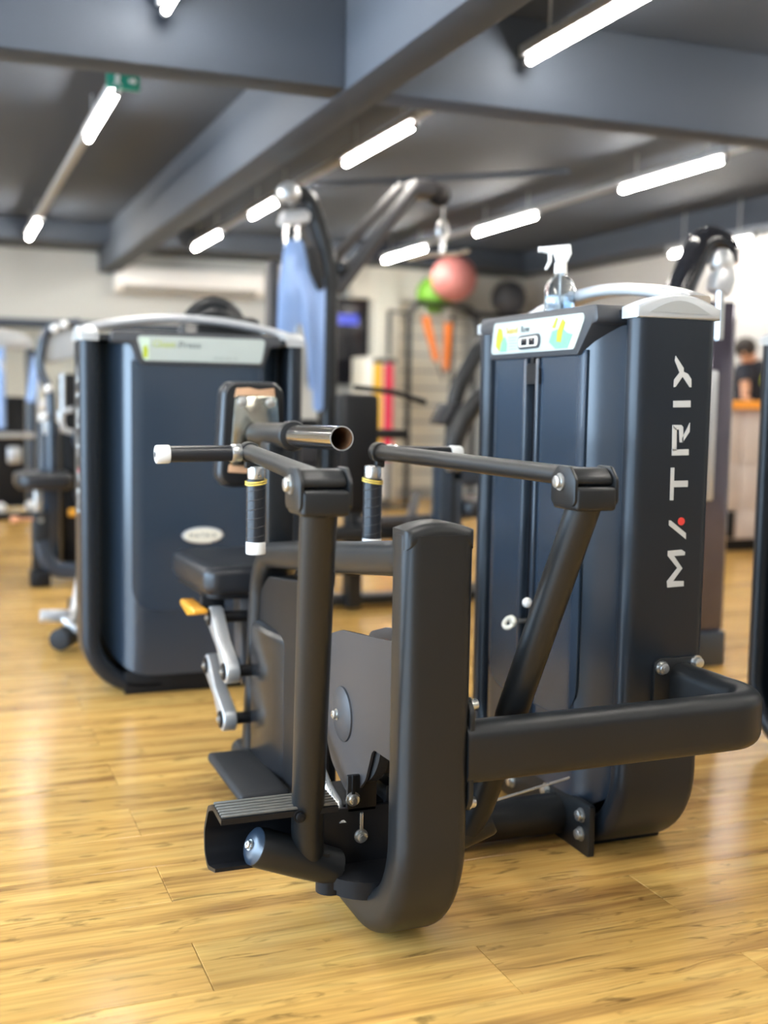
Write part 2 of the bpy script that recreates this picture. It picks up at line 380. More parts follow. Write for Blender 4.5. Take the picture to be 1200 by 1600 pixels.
# lamp rows: each lamp = housing, tube, two end caps
rows = [(-2.4, 2.70), (-0.75, 2.70), (0.89, 2.70), (2.53, 2.70), (4.63, 2.70), (6.35, 2.55)]
segs = [(-1.2, 0.0), (1.2, 2.4), (3.6, 4.8), (6.1, 7.3), (8.5, 9.7), (10.8, 12.0)]
wall_segs = [(3.05, 4.25), (5.5, 6.7), (7.95, 9.13)]
rown = {-2.4: 'outermost', -0.75: 'window side', 0.89: 'left', 2.53: 'middle', 4.63: 'right', 6.35: 'wall side'}
posn = {3.6: 'before the cross beam', 6.1: 'first beyond the cross beam', 8.5: 'second beyond the cross beam', 10.8: 'last before the far wall', 1.2: 'overhead', -1.2: 'behind', 3.05: 'nearest', 5.5: 'second', 7.95: 'farthest'}
for (x, z) in rows:
    for (y0, y1) in (wall_segs if x == 6.35 else segs):
        if x == 0.89 and y0 == 8.5: continue        # unlit stretch in this row
        t = thing('ceiling_lamp', 'lit white tube lamp in the %s lamp row, %s' % (rown.get(x, 'outer'), posn[y0]), 'lamp', (x, (y0+y1)/2, z), 'tube lamps under the ceiling')
        MB().box((x-.035, y0-.02, z+.025), (x+.035, y1+.02, z+.075), .006).build('housing', TRACK, t)
        MB().cyl((x, y0+.03, z), (x, y1-.03, z), .0165, n=12).build('tube', TUBEM, t)
        for ye, d in ((y0, 1), (y1, -1)):
            MB().cyl((x, ye, z), (x, ye+.03*d, z), .019, n=12).box((x-.008, min(ye, ye+.03*d), z), (x+.008, max(ye, ye+.03*d), z+.03)).build('end_cap', TRACK, t)
        for ye in (y0+.2, y1-.2): MB().cyl((x, ye, z+.07), (x, ye, CZ), .006, n=8).build('hanger', TRACK, t)
    for j, (a, c) in enumerate(((4.82, 4.855), (5.07, 6.07), (7.33, 8.47), (9.73, 10.77))):
        if j == 0 or x == 6.35 or (x == 0.89 and j in (1, 2, 3)): continue
        o = MB().box((x-.03, a, z+.03), (x+.03, c, z+.07), .005).build('lamp_rail', TRACK)
        tag(o, 'unlit grey rail in the %s lamp row, %s' % (rown.get(x, 'outer'), {1: 'just beyond the cross beam', 2: 'midway down the room', 3: 'near the far wall'}[j]), 'rail', 'rails between the tube lamps')
    if x == 0.89:
        o = MB().box((x-.03, 7.33, z+.03), (x+.03, 10.77, z+.07), .005).build('lamp_rail', TRACK)
        tag(o, 'long unlit grey rail in the left lamp row', 'rail', 'rails between the tube lamps')
t = thing('exit_sign', 'small green exit sign hanging beside the left lamp row', 'sign', (.89, 5.9, 2.66))
MB().box((.81, 5.89, 2.66), (.97, 5.91, 2.745), .004).build('panel', EXITM, t)
MB().prism([(.915, 2.695), (.935, 2.695), (.935, 2.685), (.955, 2.703), (.935, 2.72), (.935, 2.711), (.915, 2.711)], 'y', 5.886, 5.889).build('arrow', WHITEP, t)
MB().prism([(.835, 2.672), (.852, 2.695), (.848, 2.718), (.86, 2.735), (.873, 2.718), (.868, 2.695), (.885, 2.672), (.862, 2.686)], 'y', 5.886, 5.889).build('running_figure', WHITEP, t)
for hx in (.84, .94): MB().cyl((hx, 5.9, 2.744), (hx, 5.9, CZ), .004, n=8).build('hanger', TRACK, t)

# ------------------------------------------------------------------ weight tower (shared design)
W_, D_, TH = 0.877, 0.235, 0.068
LET = {'letter_x': [[(0.1109,1.2835),(0.1356,1.2544),(0.1361,1.2453),(0.1488,1.2405),(0.1595,1.2277),(0.1605,1.2082),(0.1552,1.2081),(0.1336,1.2336),(0.1146,1.2085),(0.1091,1.2071),(0.1091,1.2253),(0.1244,1.2432),(0.109,1.2718)]],
 'letter_i': [[(0.1093,1.174),(0.1599,1.1755),(0.1608,1.1592),(0.1101,1.1578)]],
 'letter_r': [[(0.1115,1.0399),(0.1608,1.041),(0.16,1.0559),(0.1114,1.0548)],[(0.1115,1.052),(0.1246,1.052),(0.1227,1.1043),(0.1098,1.1152)],[(0.1098,1.1152),(0.136,1.1154),(0.1415,1.11),(0.1429,1.0824),(0.1434,1.0725),(0.1328,1.0724),(0.13,1.1038),(0.1182,1.1037)],[(0.1389,1.0824),(0.1607,1.1211),(0.1612,1.0991),(0.1408,1.0714)]],
 'letter_t': [[(0.1102,1.0101),(0.1205,1.01),(0.1213,0.9296),(0.111,0.9297)],[(0.1205,0.9777),(0.162,0.9778),(0.1622,0.9622),(0.1203,0.9621)]],
 'letter_a': [[(0.1109,0.8795),(0.1165,0.8793),(0.1622,0.8468),(0.163,0.8316),(0.1114,0.8675)]],
 'letter_m': [[(0.1114,0.8037),(0.1516,0.8057),(0.1624,0.7994),(0.1618,0.7914),(0.1302,0.7905),(0.1562,0.7586),(0.1301,0.7273),(0.1619,0.7263),(0.1625,0.7133),(0.1142,0.7119),(0.1122,0.7275),(0.1412,0.7599),(0.1113,0.7917)]]}
def arch(u): return 1.412+0.066*math.sin(PI*min(1, max(0, u/W_)))**0.8
def yfront(u, u0, u1, y_edge, y_main, cw):
    k = min(1, min(u-u0, u1-u)/cw); k = max(0, k); k = k*k*(3-2*k); return y_edge+(y_main-y_edge)*k
def shell(T, ua, ub, U0, U1, zb, zt, rad, y_edge, y_main, cw, parent, m, name, back=0.014, nu=26, both=False):
    """curved panel between ua..ub of the full panel U0..U1, rounded lower corners (and upper when both)"""
    b = MB(T); us = [ua+(ub-ua)*(0.5-0.5*math.cos(PI*i/nu)) for i in range(nu+1)]; nz = 12; vs = []; fs = []
    for u in us:
        du = min(u-U0, U1-u); lo = zb+(rad-math.sqrt(max(0, rad*rad-(rad-du)**2)) if du < rad else 0); hi = zt-((zb+0)*0 + (lo-zb if both else 0))
        y = yfront(u, U0, U1, y_edge, y_main, cw)
        for j in range(nz+1):
            z = lo+(hi-lo)*j/nz; vs.append((u, y, z))
    n1 = len(vs); vs += [(v[0], v[1]+back, v[2]) for v in vs]; k = nz+1
    for i in range(nu):
        for j in range(nz):
            a = i*k+j; fs.append((a, a+k, a+k+1, a+1)); fs.append((n1+a, n1+a+1, n1+a+k+1, n1+a+k))
        a = i*k; fs.append((a, n1+a, n1+a+k, a+k)); a = i*k+nz; fs.append((a, a+k, n1+a+k, n1+a))
    for j in range(nz):
        a = j; fs.append((a, a+1, n1+a+1, n1+a)); a = nu*k+j; fs.append((a, n1+a, n1+a+1, a+1))
    b.add(vs, fs); return b.build(name, m, parent, angle=32)
def tower(parent, T, slot, letters=(True, True), detail=True, pq=((.200, 1.394), (.705, 1.394), (.688, 1.300), (.228, 1.300))):
    prof = rrect(D_, TH, 0.030)
    zc = TH/2; R = 0.20
    for s in (0, 1):
        x = TH/2 if s == 0 else W_-TH/2; xi = 0.20 if s == 0 else W_-0.20; xi2 = 0.30 if s == 0 else W_-0.30
        path = fillet([(x, D_/2, 1.372), (x, D_/2, zc), (xi2, D_/2, zc)], R, 14)
        c = MB(T).sweep(path, prof, (0, 1, 0)).build('tower_column', SLABM, parent)
        # cap: arched silver cover
        pts = [(-.003, 1.372)] + [(-.003+(D_+.006)*i/14, 1.398+0.040*math.sin(PI*(0.06+0.88*i/14))-0.005) for i in range(15)] + [(D_+.003, 1.372)]
        x0, x1 = (-.004, TH+.004) if s == 0 else (W_-TH-.004, W_+.004)
        MB(T).prism([(p[0], p[1]) for p in pts], 'x', x0, x1, .008, 3).build('tower_cap', CAPSIL, parent)
        if detail:
            xe = -.0045 if s == 0 else W_+.0045
            pl = [(.03+(D_-.06)*i/12, 1.386+0.030*math.sin(PI*i/12)) for i in range(13)]
            MB(T).prism(pl, 'x', xe-.001, xe+.001).build('cap_inset', mat('cap inset grey', (0.33, 0.34, 0.33), 0.4, var=0.05), parent)
        if letters[s]:
            xs = 0 if s == 0 else W_
            for nm, polys in LET.items():
                b = MB(T)
                for p in polys: b.prism([(D_-q[0], q[1]) if s == 0 else q for q in p], 'x', xs-.0012, xs+.0012)
                b.build(nm, LETTER, c, smooth=False)
            yd = 0.1475 if s == 1 else D_-0.1475
            MB(T).cyl((xs-.0012, yd, .8765), (xs+.0012, yd, .8765), .0098, n=20).build('red_dot', REDDOT, c)
    MB(T).box((.16, .0, 0), (W_-.16, D_, .092), .006).build('base_box', BLACKP, parent)
    MB(T).prism(rpoly([(.05, .05), (W_-.05, .05), (W_-.05, 1.385), (.05, 1.385)], [.185, .185, .02, .02], 10), 'y', .125, .20).build('inner_housing', BLACKP, parent)
    U0, U1 = .082, W_-.082
    gaps = [(U0, .398), (.466, U1)] if slot else [(U0, U1)]
    for a, c in gaps: shell(T, a, c, U0, U1, .078, 1.368, .185, .105, -.030, .115, parent, SHROUD, 'shroud_panel')
    I0, I1 = .185, W_-.178
    gaps = [(I0, .392), (.472, I1)] if slot else [(I0, I1)]
    for a, c in gaps: shell(T, a, c, I0, I1, .33, 1.30, .10, -.030, -.0345, .03, parent, PANEL, 'inset_panel', back=.006, nu=20)
    if slot:
        MB(T).box((.386, -.02, .30), (.478, .10, 1.30)).build('slot_lining', GLOSSB, parent)
        for u in (.398, .466): MB(T).box((u-.012, -.044, .20), (u+.004, -.030, 1.285), .004).build('slot_trim', SHROUD, parent)
        MB(T).prism(rpoly([(.390, 1.215), (.390, 1.272), (.474, 1.272), (.474, 1.215)], [.0, .03, .03, .0]), 'y', -.042, -.028).build('slot_head', BLACKP, parent)
        MB(T).box((.424, -.042, 1.268), (.440, -.030, 1.292)).build('slot_stem', BLACKP, parent)
        MB(T).cyl((.44, -.024, .25), (.44, -.024, 1.27), .006, n=10).build('guide_rod', CHROME, parent)
    # rails and top
    path = [(.012+(W_-.024)*i/30, D_-.055, arch(.012+(W_-.024)*i/30)) for i in range(31)]
    MB(T).sweep(path, rrect(.070, .032, .011, 3), (0, 1, 0)).build('top_rail', SILVER, parent)
    vs, fs = [], []
    for i in range(25):
        u = TH+(W_-2*TH)*i/24; z = 1.397
        vs += [(u, .018, z), (u, D_-.018, z), (u, D_-.018, z-.02), (u, .018, z-.02)]
    for i in range(24):
        a = i*4
        for k in range(4): fs.append((a+k, a+(k+1) % 4, a+4+(k+1) % 4, a+4+k))
    fs += [(0, 1, 2, 3), (96, 97, 98, 99)]
    MB(T).add(vs, fs).build('top_cover', LENS, parent)
    # bezel and placard
    outer = rpoly([(.115, 1.410), (W_-.115, 1.410), (W_-.105, 1.366), (pq[1][0]+.02, 1.362), (pq[2][0]+.012, 1.287), (pq[3][0]-.014, 1.287), (pq[0][0]-.02, 1.362), (.105, 1.366)], .012, 3)
    MB(T).prism(outer, 'y', -.046, .06, .005, 2).build('bezel', DKGREY, parent)
    plq = MB(T).prism(rpoly(list(pq), .014, 4), 'y', -.0485, -.044).build('placard', PLAC, parent)
    return plq
def face_T(T, u, y, z):      # text plane on the tower front: local x=u, local y=z
    return T @ Matrix.Translation((u, y, z)) @ Matrix.Rotation(PI/2, 4, 'X')

# ------------------------------------------------------------------ seated row machine (the foreground machine)
XM = 0.925
row = thing('seated_row_machine', 'black seated row machine in front with lettered weight tower and open handles', 'gym machine', (XM, 2.6, 0))
TR = Matrix.Translation((1.575, 3.262, 0)) @ Matrix.Rotation(-PI/2, 4, 'Z')
plq = tower(row, TR, True, (False, True), pq=((.207, 1.392), (.722, 1.392), (.664, 1.302), (.190, 1.302)))
yp = -.0492
textmesh('Seated', .026, face_T(TR, .285, yp, 1.358), PYEL, plq, 'placard_text'); textmesh('Row', .026, face_T(TR, .375, yp, 1.358), PGREY, plq, 'placard_text')
MB(TR).prism([(.222, 1.325), (.245, 1.31), (.255, 1.335), (.268, 1.345), (.258, 1.372), (.238, 1.378), (.226, 1.355)], 'y', yp, yp+.002).build('printed_figure', PLIME, plq)
MB(TR).prism([(.25, 1.308), (.29, 1.308), (.292, 1.33), (.278, 1.35), (.262, 1.342)], 'y', yp-.0003, yp+.002).build('printed_figure', PMINT, plq)
MB(TR).prism([(.535, 1.325), (.57, 1.306), (.632, 1.306), (.655, 1.34), (.628, 1.345), (.60, 1.36), (.55, 1.352)], 'y', yp, yp+.002).build('printed_figure', PMINT, plq)
MB(TR).prism([(.575, 1.325), (.598, 1.322), (.606, 1.35), (.618, 1.372), (.604, 1.382), (.590, 1.366), (.578, 1.35)], 'y', yp-.0004, yp+.002).build('printed_figure', PLIME, plq)
MB(TR).prism([(.55, 1.362), (.565, 1.36), (.578, 1.384), (.572, 1.388)], 'y', yp-.0004, yp+.002).build('printed_figure', PLIME, plq)
for k in range(5): MB(TR).box((.30, yp, 1.345-k*.008), (.352-.004*(k % 2), yp+.001, 1.3475-k*.008)).build('printed_line', PPALE, plq)
q = MB(TR).prism(rpoly([(.365, 1.348), (.490, 1.352), (.485, 1.312), (.362, 1.310)], .016, 4), 'y', yp-.004, yp+.002, .002).build('counter_unit', DKGREY, plq)
MB(TR).prism(rpoly([(.374, 1.342), (.482, 1.345), (.478, 1.318), (.371, 1.317)], .010, 4), 'y', yp-.0055, yp).build('counter_frame', CREAM, plq)
for u in (.388, .432): MB(TR).box((u, yp-.007, 1.3205), (u+.034, yp, 1.3405), .002).build('counter_window', SCREEN, plq)
# selector pin in the slot
MB(TR).cyl((.435, -.09, .555), (.435, 0, .555), .006, n=12).build('selector_pin', STEEL, row)
MB(TR).tube([(.435+.024*math.cos(a*PI/8), -.092+.010*math.sin(a*PI/8), .552+.013*math.sin(a*PI/8)) for a in range(17)], .007, 10).build('pin_ring', CREAM, row)
MB(TR).sphere((.468, -.055, .612), .014).build('pin_knob', WHITEP, row)

# main frame: front column bending into the floor beam
path = fillet([(XM-.001, 2.098, .90), (XM-.001, 2.098, .0495), (XM-.001, 3.46, .0495)], .22, 18)
MB().sweep(path, rrect(.152, .098, .032), (1, 0, 0)).build('main_frame', POWDER, row)
capp = [(-.0745+.149*i/12, .896+.016*math.sin(PI*i/12)+.014) for i in range(13)]
MB().prism([(XM-.0755, .87)]+[(XM-.001+p[0], p[1]) for p in capp]+[(XM+.0735, .87)], 'y', 2.0505, 2.1455, .020, 4).build('column_cap', POWDER, row)
# upper beam and rear upright
path = fillet([(XM, 2.13, .845), (XM, 2.60, .785), (XM, 3.28, .705), (XM, 3.385, .03)], [1.2, .17], 12)
MB().sweep(path, rrect(.125, .075, .030), (1, 0, 0)).build('upper_beam', POWDER, row)
MB().prism(rpoly([(2.86, .06), (3.34, .06), (3.30, .58), (3.18, .655), (2.86, .69)], [.02, .02, .06, .08, .02]), 'x', .885, .970, .006).build('inner_guard', BLACKP, row, angle=18)
MB().prism([(.860, 3.27)]+[(.860+.135*(1-math.cos(PI/2*i/12)), 3.19-.31*math.sin(PI/2*i/12)) for i in range(13)]+[(.995, 3.27)], 'z', .05, .515, .03, 4).build('lower_cover', SATIN, row, angle=18)
MB().box((.735, 2.90, .085), (.875, 3.30, .115), .012, 3).box((.86, 3.0, .03), (.90, 3.2, .1)).build('foot_plate', RUBBER, row)
# pad post, sleeve, chrome tube, chest pad
MB().box((.885, 3.19, .67), (.965, 3.29, 1.04), .012).build('pad_post', POWDER, row)
MB().lathe((XM, 3.46, 1.053), (XM, 3.07, 1.061), [(0, .037), (.90, .037), (.90, .042), (.99, .042), (1, .040)], 28).build('pad_sleeve', POWDER, row)
MB().lathe((XM, 3.1, 1.060), (XM, 2.665, 1.069), [(0, .031), (1, .031), (1, .0275), (.4, .0275)], 32, cap=False).build('pad_tube', CHROME, row)
MB().lathe((XM, 2.95, 1.0632), (XM, 2.667, 1.069), [(0, 0.001), (.01, .0272), (1, .0272)], 32, cap=False).build('tube_lining', RUST, row)
pad = rpoly([(XM-.115, .885), (XM+.115, .885), (XM+.098, 1.19), (XM+.075, 1.215), (XM-.075, 1.215), (XM-.098, 1.19)], [.045, .045, .05, .03, .03, .05], 6)
MB().prism(pad, 'y', 3.50, 3.60, .03, 5).build('chest_pad', VINYL, row)
MB().prism([(XM+(p[0]-XM)*.93, 1.050+(p[1]-1.050)*.95) for p in pad], 'y', 3.488, 3.51, .006).build('pad_edge', BLACKP, row)
MB().prism([(XM-.066, 1.166), (XM+.064, 1.164), (XM+.060, 1.196), (XM+.012, 1.190), (XM-.02, 1.197), (XM-.060, 1.194)], 'y', 3.484, 3.492, .002).build('torn_foam', FOAM, row)
MB().prism([(XM-.085, .935), (XM-.01, .930), (XM+.02, .945), (XM+.01, .958), (XM-.082, .958)], 'y', 3.484, 3.492, .002).build('torn_foam', FOAM, row)
pp = MB().prism(rpoly([(XM-.083, .955), (XM+.083, .955), (XM+.066, 1.172), (XM-.066, 1.172)], .014), 'y', 3.472, 3.486, .002).build('pad_plate', WORNCHROME, row)
for dx in (-.045, .045): bolt((XM+dx, 3.472, 1.152), (0, -1, 0), pp, .012, .006)
# seat, seat post, four bar links, lever
sp = rpoly([(.765, 3.46), (1.085, 3.46), (1.105, 3.97), (.745, 3.97)], [.05, .05, .08, .08], 6)
MB().prism(sp, 'z', .550, .642, .030, 5).build('seat', VINYL, row)
MB().prism([(XM+(p[0]-XM)*.9, 3.71+(p[1]-3.71)*.92) for p in sp], 'z', .538, .556, .003).build('seat_base', BLACKP, row)
MB().prism(rpoly([(3.47, .26), (3.57, .26), (3.60, .55), (3.50, .55)], .02), 'x', .885, .965, .006).build('seat_post', GREYPL, row)
def link(y0, z0, y1, z1, x):
    b = MB(); n = 14; r = .036; a = math.atan2(z1-z0, y1-y0); out = []
    for (cy, cz, s) in ((y0, z0, 1), (y1, z1, -1)):
        for i in range(n+1):
            t = a+PI/2+PI*i/n if s == 1 else a-PI/2+PI*i/n; out.append((cy+r*math.cos(t), cz+r*math.sin(t)))
    k = len(out)//2; mid0 = ((y0+y1)/2, (z0+z1)/2); w_ = .017; nx, nz = -math.sin(a), math.cos(a)
    poly = out[:k]+[(mid0[0]-nx*w_, mid0[1]-nz*w_)]+out[k:]+[(mid0[0]+nx*w_, mid0[1]+nz*w_)]
    o = b.prism(poly, 'x', x-.022, x+.020, .006, 3).build('seat_link', ALU, row)
    for (cy, cz) in ((y0, z0), (y1, z1)):
        MB().cyl((x-.022, cy, cz), (x-.028, cy, cz), .026, n=20, bev=.002).build('pivot_cap', BLACKP, o)
        bolt((x-.028, cy, cz), (-1, 0, 0), o, .008, .004)
        MB().cyl((x+.013, cy, cz), (.90, cy, cz), .018, n=16).build('pivot_pin', BLACKP, o)
link(3.49, .482, 3.29, .356, .805); link(3.53, .322, 3.325, .203, .805)
MB().prism(rpoly([(3.46, .516), (3.46, .500), (3.56, .478), (3.66, .494), (3.67, .516)], .008), 'x', .725, .775, .009, 3).build('adjust_lever', AMBER, row)
MB().box((.765, 3.52, .495), (.84, 3.56, .545), .006).build('lever_bracket', BLACKP, row)
# pulley guards
pg = rpoly([(2.15, .672), (2.47, .635), (2.575, .605), (2.60, .56), (2.597, .38), (2.53, .305), (2.43, .268), (2.36, .282), (2.30, .335), (2.26, .415), (2.15, .42)], [.01, .05, .05, .04, .08, .08, .05, .05, .05, .03, .01], 6)
MB().prism(pg, 'x', .864, .870).build('pulley_guard', GREYPL, row, smooth=False)
MB().prism(pg, 'x', .972, .978).build('pulley_guard', GREYPL, row, smooth=False)
MB().lathe((.874, 2.38, .46), (.968, 2.38, .46), [(0, .150), (.25, .150), (.35, .135), (.65, .135), (.75, .150), (1, .150)], 40).build('pulley', RUBBER, row)
hub = MB().lathe((.864, 2.454, .442), (.848, 2.454, .442), [(0, .064), (.25, .063), (.6, .052), (.85, .030), (1, .010)], 32).build('hub_cover', GREYPL, row)
bolt((.850, 2.454, .442), (-1, 0, 0), hub, .010, .010)
# pivot housing
MB().box((.780, 2.335, .10), (1.07, 2.347, .262), .003).box((.835, 2.335, .25), (.905, 2.347, .335), .003).box((.93, 2.345, .25), (1.05, 2.50, .30), .004).box((.80, 2.36, .10), (1.05, 2.52, .262), .004).build('pivot_housing', BLACKP, row)
MB().lathe((XM-.045, 2.33, .089), (XM-.045, 2.33, .135), [(0, .098), (.25, .098), (.3, .104), (.9, .104), (1, .090)], 36).lathe((.79, 2.315, .089), (.79, 2.315, .17), [(0, .032), (.6, .032), (.62, .028), (1, .028)], 24).build('pivot_bearing', BLACKP, row)
for (x, z) in ((.848, .282), (.868, .195)):
    bolt((x, 2.335, z), (0, -1, 0), row, .012, .009)
    MB().box((x-.004, 2.330, z+.01), (x+.004, 2.3355, z+.055), .002).build('adjust_slot', STEEL if z < .2 else BLACKP, row)
MB().tube(fillet([(.815, 2.56, .36), (.818, 2.42, .285), (.825, 2.37, .262), (.825, 2.34, .225)], .03, 6), .011, 12).build('rod_end', STEEL, row)
MB().cyl((.822, 2.60, .385), (.815, 2.47, .310), .013, n=14).build('shock_rod', GREYPL, row)
MB().cyl((.838, 2.62, .30), (.838, 2.62, .62), .004, n=8).build('cable', BLACKP, row)
# pivot tubes, levers, clamps, arms, grips (mirrored)
def mx(p, s): return (XM+s*(p[0]-XM), p[1], p[2])
for s in (1, -1):
    left = s == 1
    if left:
        pt = MB().lathe((.612, 2.285, .222), (.800, 2.315, .140), [(0, .030), (.0, .040), (.05, .0425), (.5, .0425), (1, .040)], 28).build('pivot_tube', POWDER, row)
        e = Vector((.612, 2.285, .222)); d = (e-Vector((.800, 2.315, .140))).normalized()
        MB().lathe(e-d*.002, e+d*.012, [(0, .040), (.3, .040), (.75, .033), (1, .022)], 28).build('tube_cap', SHROUD, pt)
        bolt(e+d*.011, d, pt, .009, .008)
        path = [(.647, 1.985, .965), (.650, 2.0, .93), (.722, 2.27, .26), (.735, 2.305, .165)]
    else:
        MB().lathe((1.17, 2.30, .215), (1.03, 2.33, .150), [(0, .036), (.05, .040), (1, .040)], 24).build('pivot_tube', POWDER, row)
        path = [(1.203, 1.985, .965), (1.200, 2.0, .93), (1.128, 2.27, .26), (1.115, 2.30, .20)]
    MB().tube(path, .0345, 28).build('lever_tube', POWDER, row)
    cx = XM-s*.278; cy = 1.985
    cl = MB().box((cx-.0455, cy-.046, .953), (cx+.0455, cy+.052, 1.001), .008, 3).build('clamp_block', POWDER, row)
    kn = [(cy-.036, 1.0035), (cy+.046, 1.0035), (cy+.046, 1.018), (cy+.030, 1.036), (cy-.012, 1.036), (cy-.034, 1.020)]
    MB().prism(rpoly(kn, .012), 'x', cx-.0415, cx+.0415, .004, 2).build('clamp_knuckle', POWDER, cl)
    for e in (-1, 1):
        MB().prism(rpoly([(cy-.044, .962), (cy+.05, .962), (cy+.05, 1.02), (cy+.025, 1.040), (cy-.02, 1.040), (cy-.044, 1.015)], .014), 'x', cx+e*.046-.004, cx+e*.046+.004, .002).build('clamp_cheek', POWDER, cl)
        bolt((cx+e*.050, cy+.012, 1.008), (e, 0, 0), cl, .013, .010)
    ex, ey, ez = XM-s*.178, 2.87, 1.026
    MB().tube([(cx, cy+.02, 1.016), (ex, ey, ez)], .0205, 22).build('arm_tube', POWDER, row)
    MB().cyl((ex, ey-.015, ez-.001), (ex, ey+.018, ez), .027, n=22, bev=.004).box((ex-.012, ey-.012, .985), (ex+.034 if left else ex+.012, ey+.012, 1.01), .004).build('arm_joint', POWDER, row)
    g = MB().cyl((ex-s*.045, ey, ez-.003), (ex-s*.205, ey, ez-.005), .0205, n=22).build('side_grip', VINYL, row)
    MB().cyl((ex-s*.203, ey, ez-.005), (ex-s*.240, ey, ez-.006), .0235, n=22, bev=.005).build('grip_end', WHITEP, g)
    MB().cyl((ex-s*.240, ey, ez-.006), (ex-s*.2415, ey, ez-.006), .008, n=6).build('end_screw', BLACKP, g)
    MB().cyl((ex-s*.022, ey, ez-.002), (ex-s*.048, ey, ez-.003), .0235, n=22, bev=.003).build('grip_collar', STEEL, g)
    MB().cyl((ex, ey, ez), (ex-s*.025, ey, ez), .016, n=16).build('grip_stub', POWDER, g)
    vx = ex+s*.018
    vg = MB().cyl((vx, ey, .955), (vx, ey, .795), .0250, n=22).build('drop_grip', VINYL, row)
    for k in range(6):
        z = .93-.024*k; MB().tube([(vx+.0253*math.cos(a*PI/8), ey+.0253*math.sin(a*PI/8), z+.005*math.cos(a*PI/8)) for a in range(17)], .0012, 6).build('tape_edge', GREYPL, vg)
    MB().cyl((vx, ey, .797), (vx, ey, .762), .0255, n=22, bev=.004).build('grip_end', WHITEP, vg)
    MB().cyl((vx, ey, .955), (vx, ey, .990), .0225, n=22, bev=.004).build('grip_collar', STEEL, vg)
    for dz in (0, -.006): MB().tube([(vx+.0265*math.cos(a*PI/10), ey+.0265*math.sin(a*PI/10), .952+dz+.004*math.sin(a*PI/10+s)) for a in range(21)], .0022, 8).build('rubber_band', BAND, vg)
# footrest channel beside the left lever
outer = [(2.222, .312), (2.30, .318), (2.345, .300), (2.385, .235), (2.380, .185), (2.345, .160), (2.275, .180)]
inner = [(2.275, .188), (2.343, .170), (2.370, .190), (2.374, .234), (2.338, .290), (2.298, .306), (2.222, .300)]
MB().prism(rpoly(outer+inner, [0, .03, .03, .05, .03, .03, 0, 0, .025, .025, .04, .025, .025, 0], 4), 'x', .524, .775).build('foot_rest', BLACKP, row)
for k in range(6): MB().box((.526, 2.226+k*.0135, .3125+.0009*k), (.775, 2.234+k*.0135, .3185+.0009*k), .002, 1).build('grip_rib', mat('worn grey rubber', (0.13, 0.12, 0.10), 0.55, bump=0.3, bscale=120, var=0.3, vscale=20), row)
bolt((.69, 2.222, .300), (0, -1, 0), row, .010, .008, BLACKP)
# link tube to the tower
path = fillet([(.992, 2.085, .448), (1.746, 2.080, .456), (1.736, 2.39, .456)], .085, 12)
MB().sweep(path, rrect(.130, .072, .033), (0, 0, 1)).build('link_tube', POWDER, row)
fp = MB().prism(rpoly([(2.055, .325), (2.130, .325), (2.130, .560), (2.055, .560)], .035, 6), 'x', .996, 1.008, .003).build('column_flange', POWDER, row)
for z in (.340, .545): bolt((1.008, 2.085, z), (1, 0, 0), fp, .012, .014)
fp = MB().prism(rpoly([(1.655, .33), (1.80, .33), (1.80, .535), (1.655, .535)], .02, 4), 'y', 2.374, 2.386, .003).build('tower_flange', POWDER, row)
for (x, z) in ((1.675, .512), (1.778, .520)): bolt((x, 2.374, z), (0, -1, 0), fp, .013, .013)
# floor tube, bracket, cable to the tower
MB().cyl((.96, 2.645, .062), (1.56, 2.645, .062), .054, n=26).build('floor_tube', POWDER, row)
bp_ = MB().prism(rpoly([(2.475, .0), (2.475, .135), (2.53, .135), (2.78, .128), (2.98, .065), (2.98, .02), (2.66, .0)], .006), 'x', 1.545, 1.562, .002).build('base_bracket', POWDER, row)
for (y, z) in ((2.515, .100), (2.515, .050), (2.70, .108), (2.90, .068)): bolt((1.545, y, z), (-1, 0, 0), bp_, .014, .012)
MB().tube([(1.02, 2.52, .118), (1.50, 2.505, .208)], .0035, 8).build('cable', STEEL, row)

# ------------------------------------------------------------------ spray bottle and cloth on the row tower
bx_, by_ = 1.69, 2.965; bz = 1.3972
t = thing('spray_bottle', 'clear spray bottle with white trigger head on top of the lettered tower', 'bottle', (bx_, by_, bz))
P0, P1 = (bx_, by_, bz), (bx_, by_, bz+.145)
MB().lathe(P0, P1, [(0, .020), (0, .040), (.03, .044), (.70, .044), (.82, .036), (.93, .017), (1, .0155), (1, .013), (.93, .0145), (.82, .0335), (.70, .0415), (.03, .0415), (.02, .02)], 36).build('bottle_body', GLASS, t)
MB().lathe((bx_, by_, bz+.006), (bx_, by_, bz+.075), [(0, .041), (1, .041)], 36).build('liquid', WATER, t)
MB().lathe((bx_, by_, bz+.140), (bx_, by_, bz+.172), [(0, .019), (.9, .018), (1, .012)], 24).build('collar', WHITEP, t)
A = Matrix.Translation((bx_, by_, 0)) @ Matrix.Rotation(math.radians(159), 4, 'Z')
MB(A).prism(rpoly([(-.030, bz+.196), (-.018, bz+.170), (.014, bz+.170), (.020, bz+.192), (.056, bz+.199), (.056, bz+.214), (-.026, bz+.222)], .005), 'y', -.012, .012, .004, 2).build('spray_head', WHITEP, t)
MB(A).prism(rpoly([(.026, bz+.198), (.038, bz+.198), (.036, bz+.175), (.047, bz+.150), (.039, bz+.148), (.026, bz+.172)], .003), 'y', -.007, .007, .003, 2).build('trigger', WHITEP, t)
MB(A).cyl((.054, 0, bz+.2065), (.066, 0, bz+.2065), .0085, n=16).build('nozzle', WHITEP, t)
MB().cyl((bx_, by_, bz+.012), (bx_, by_, bz+.16), .003, n=8).build('dip_tube', WHITEP, t)
vs, fs = [], []; n = 18
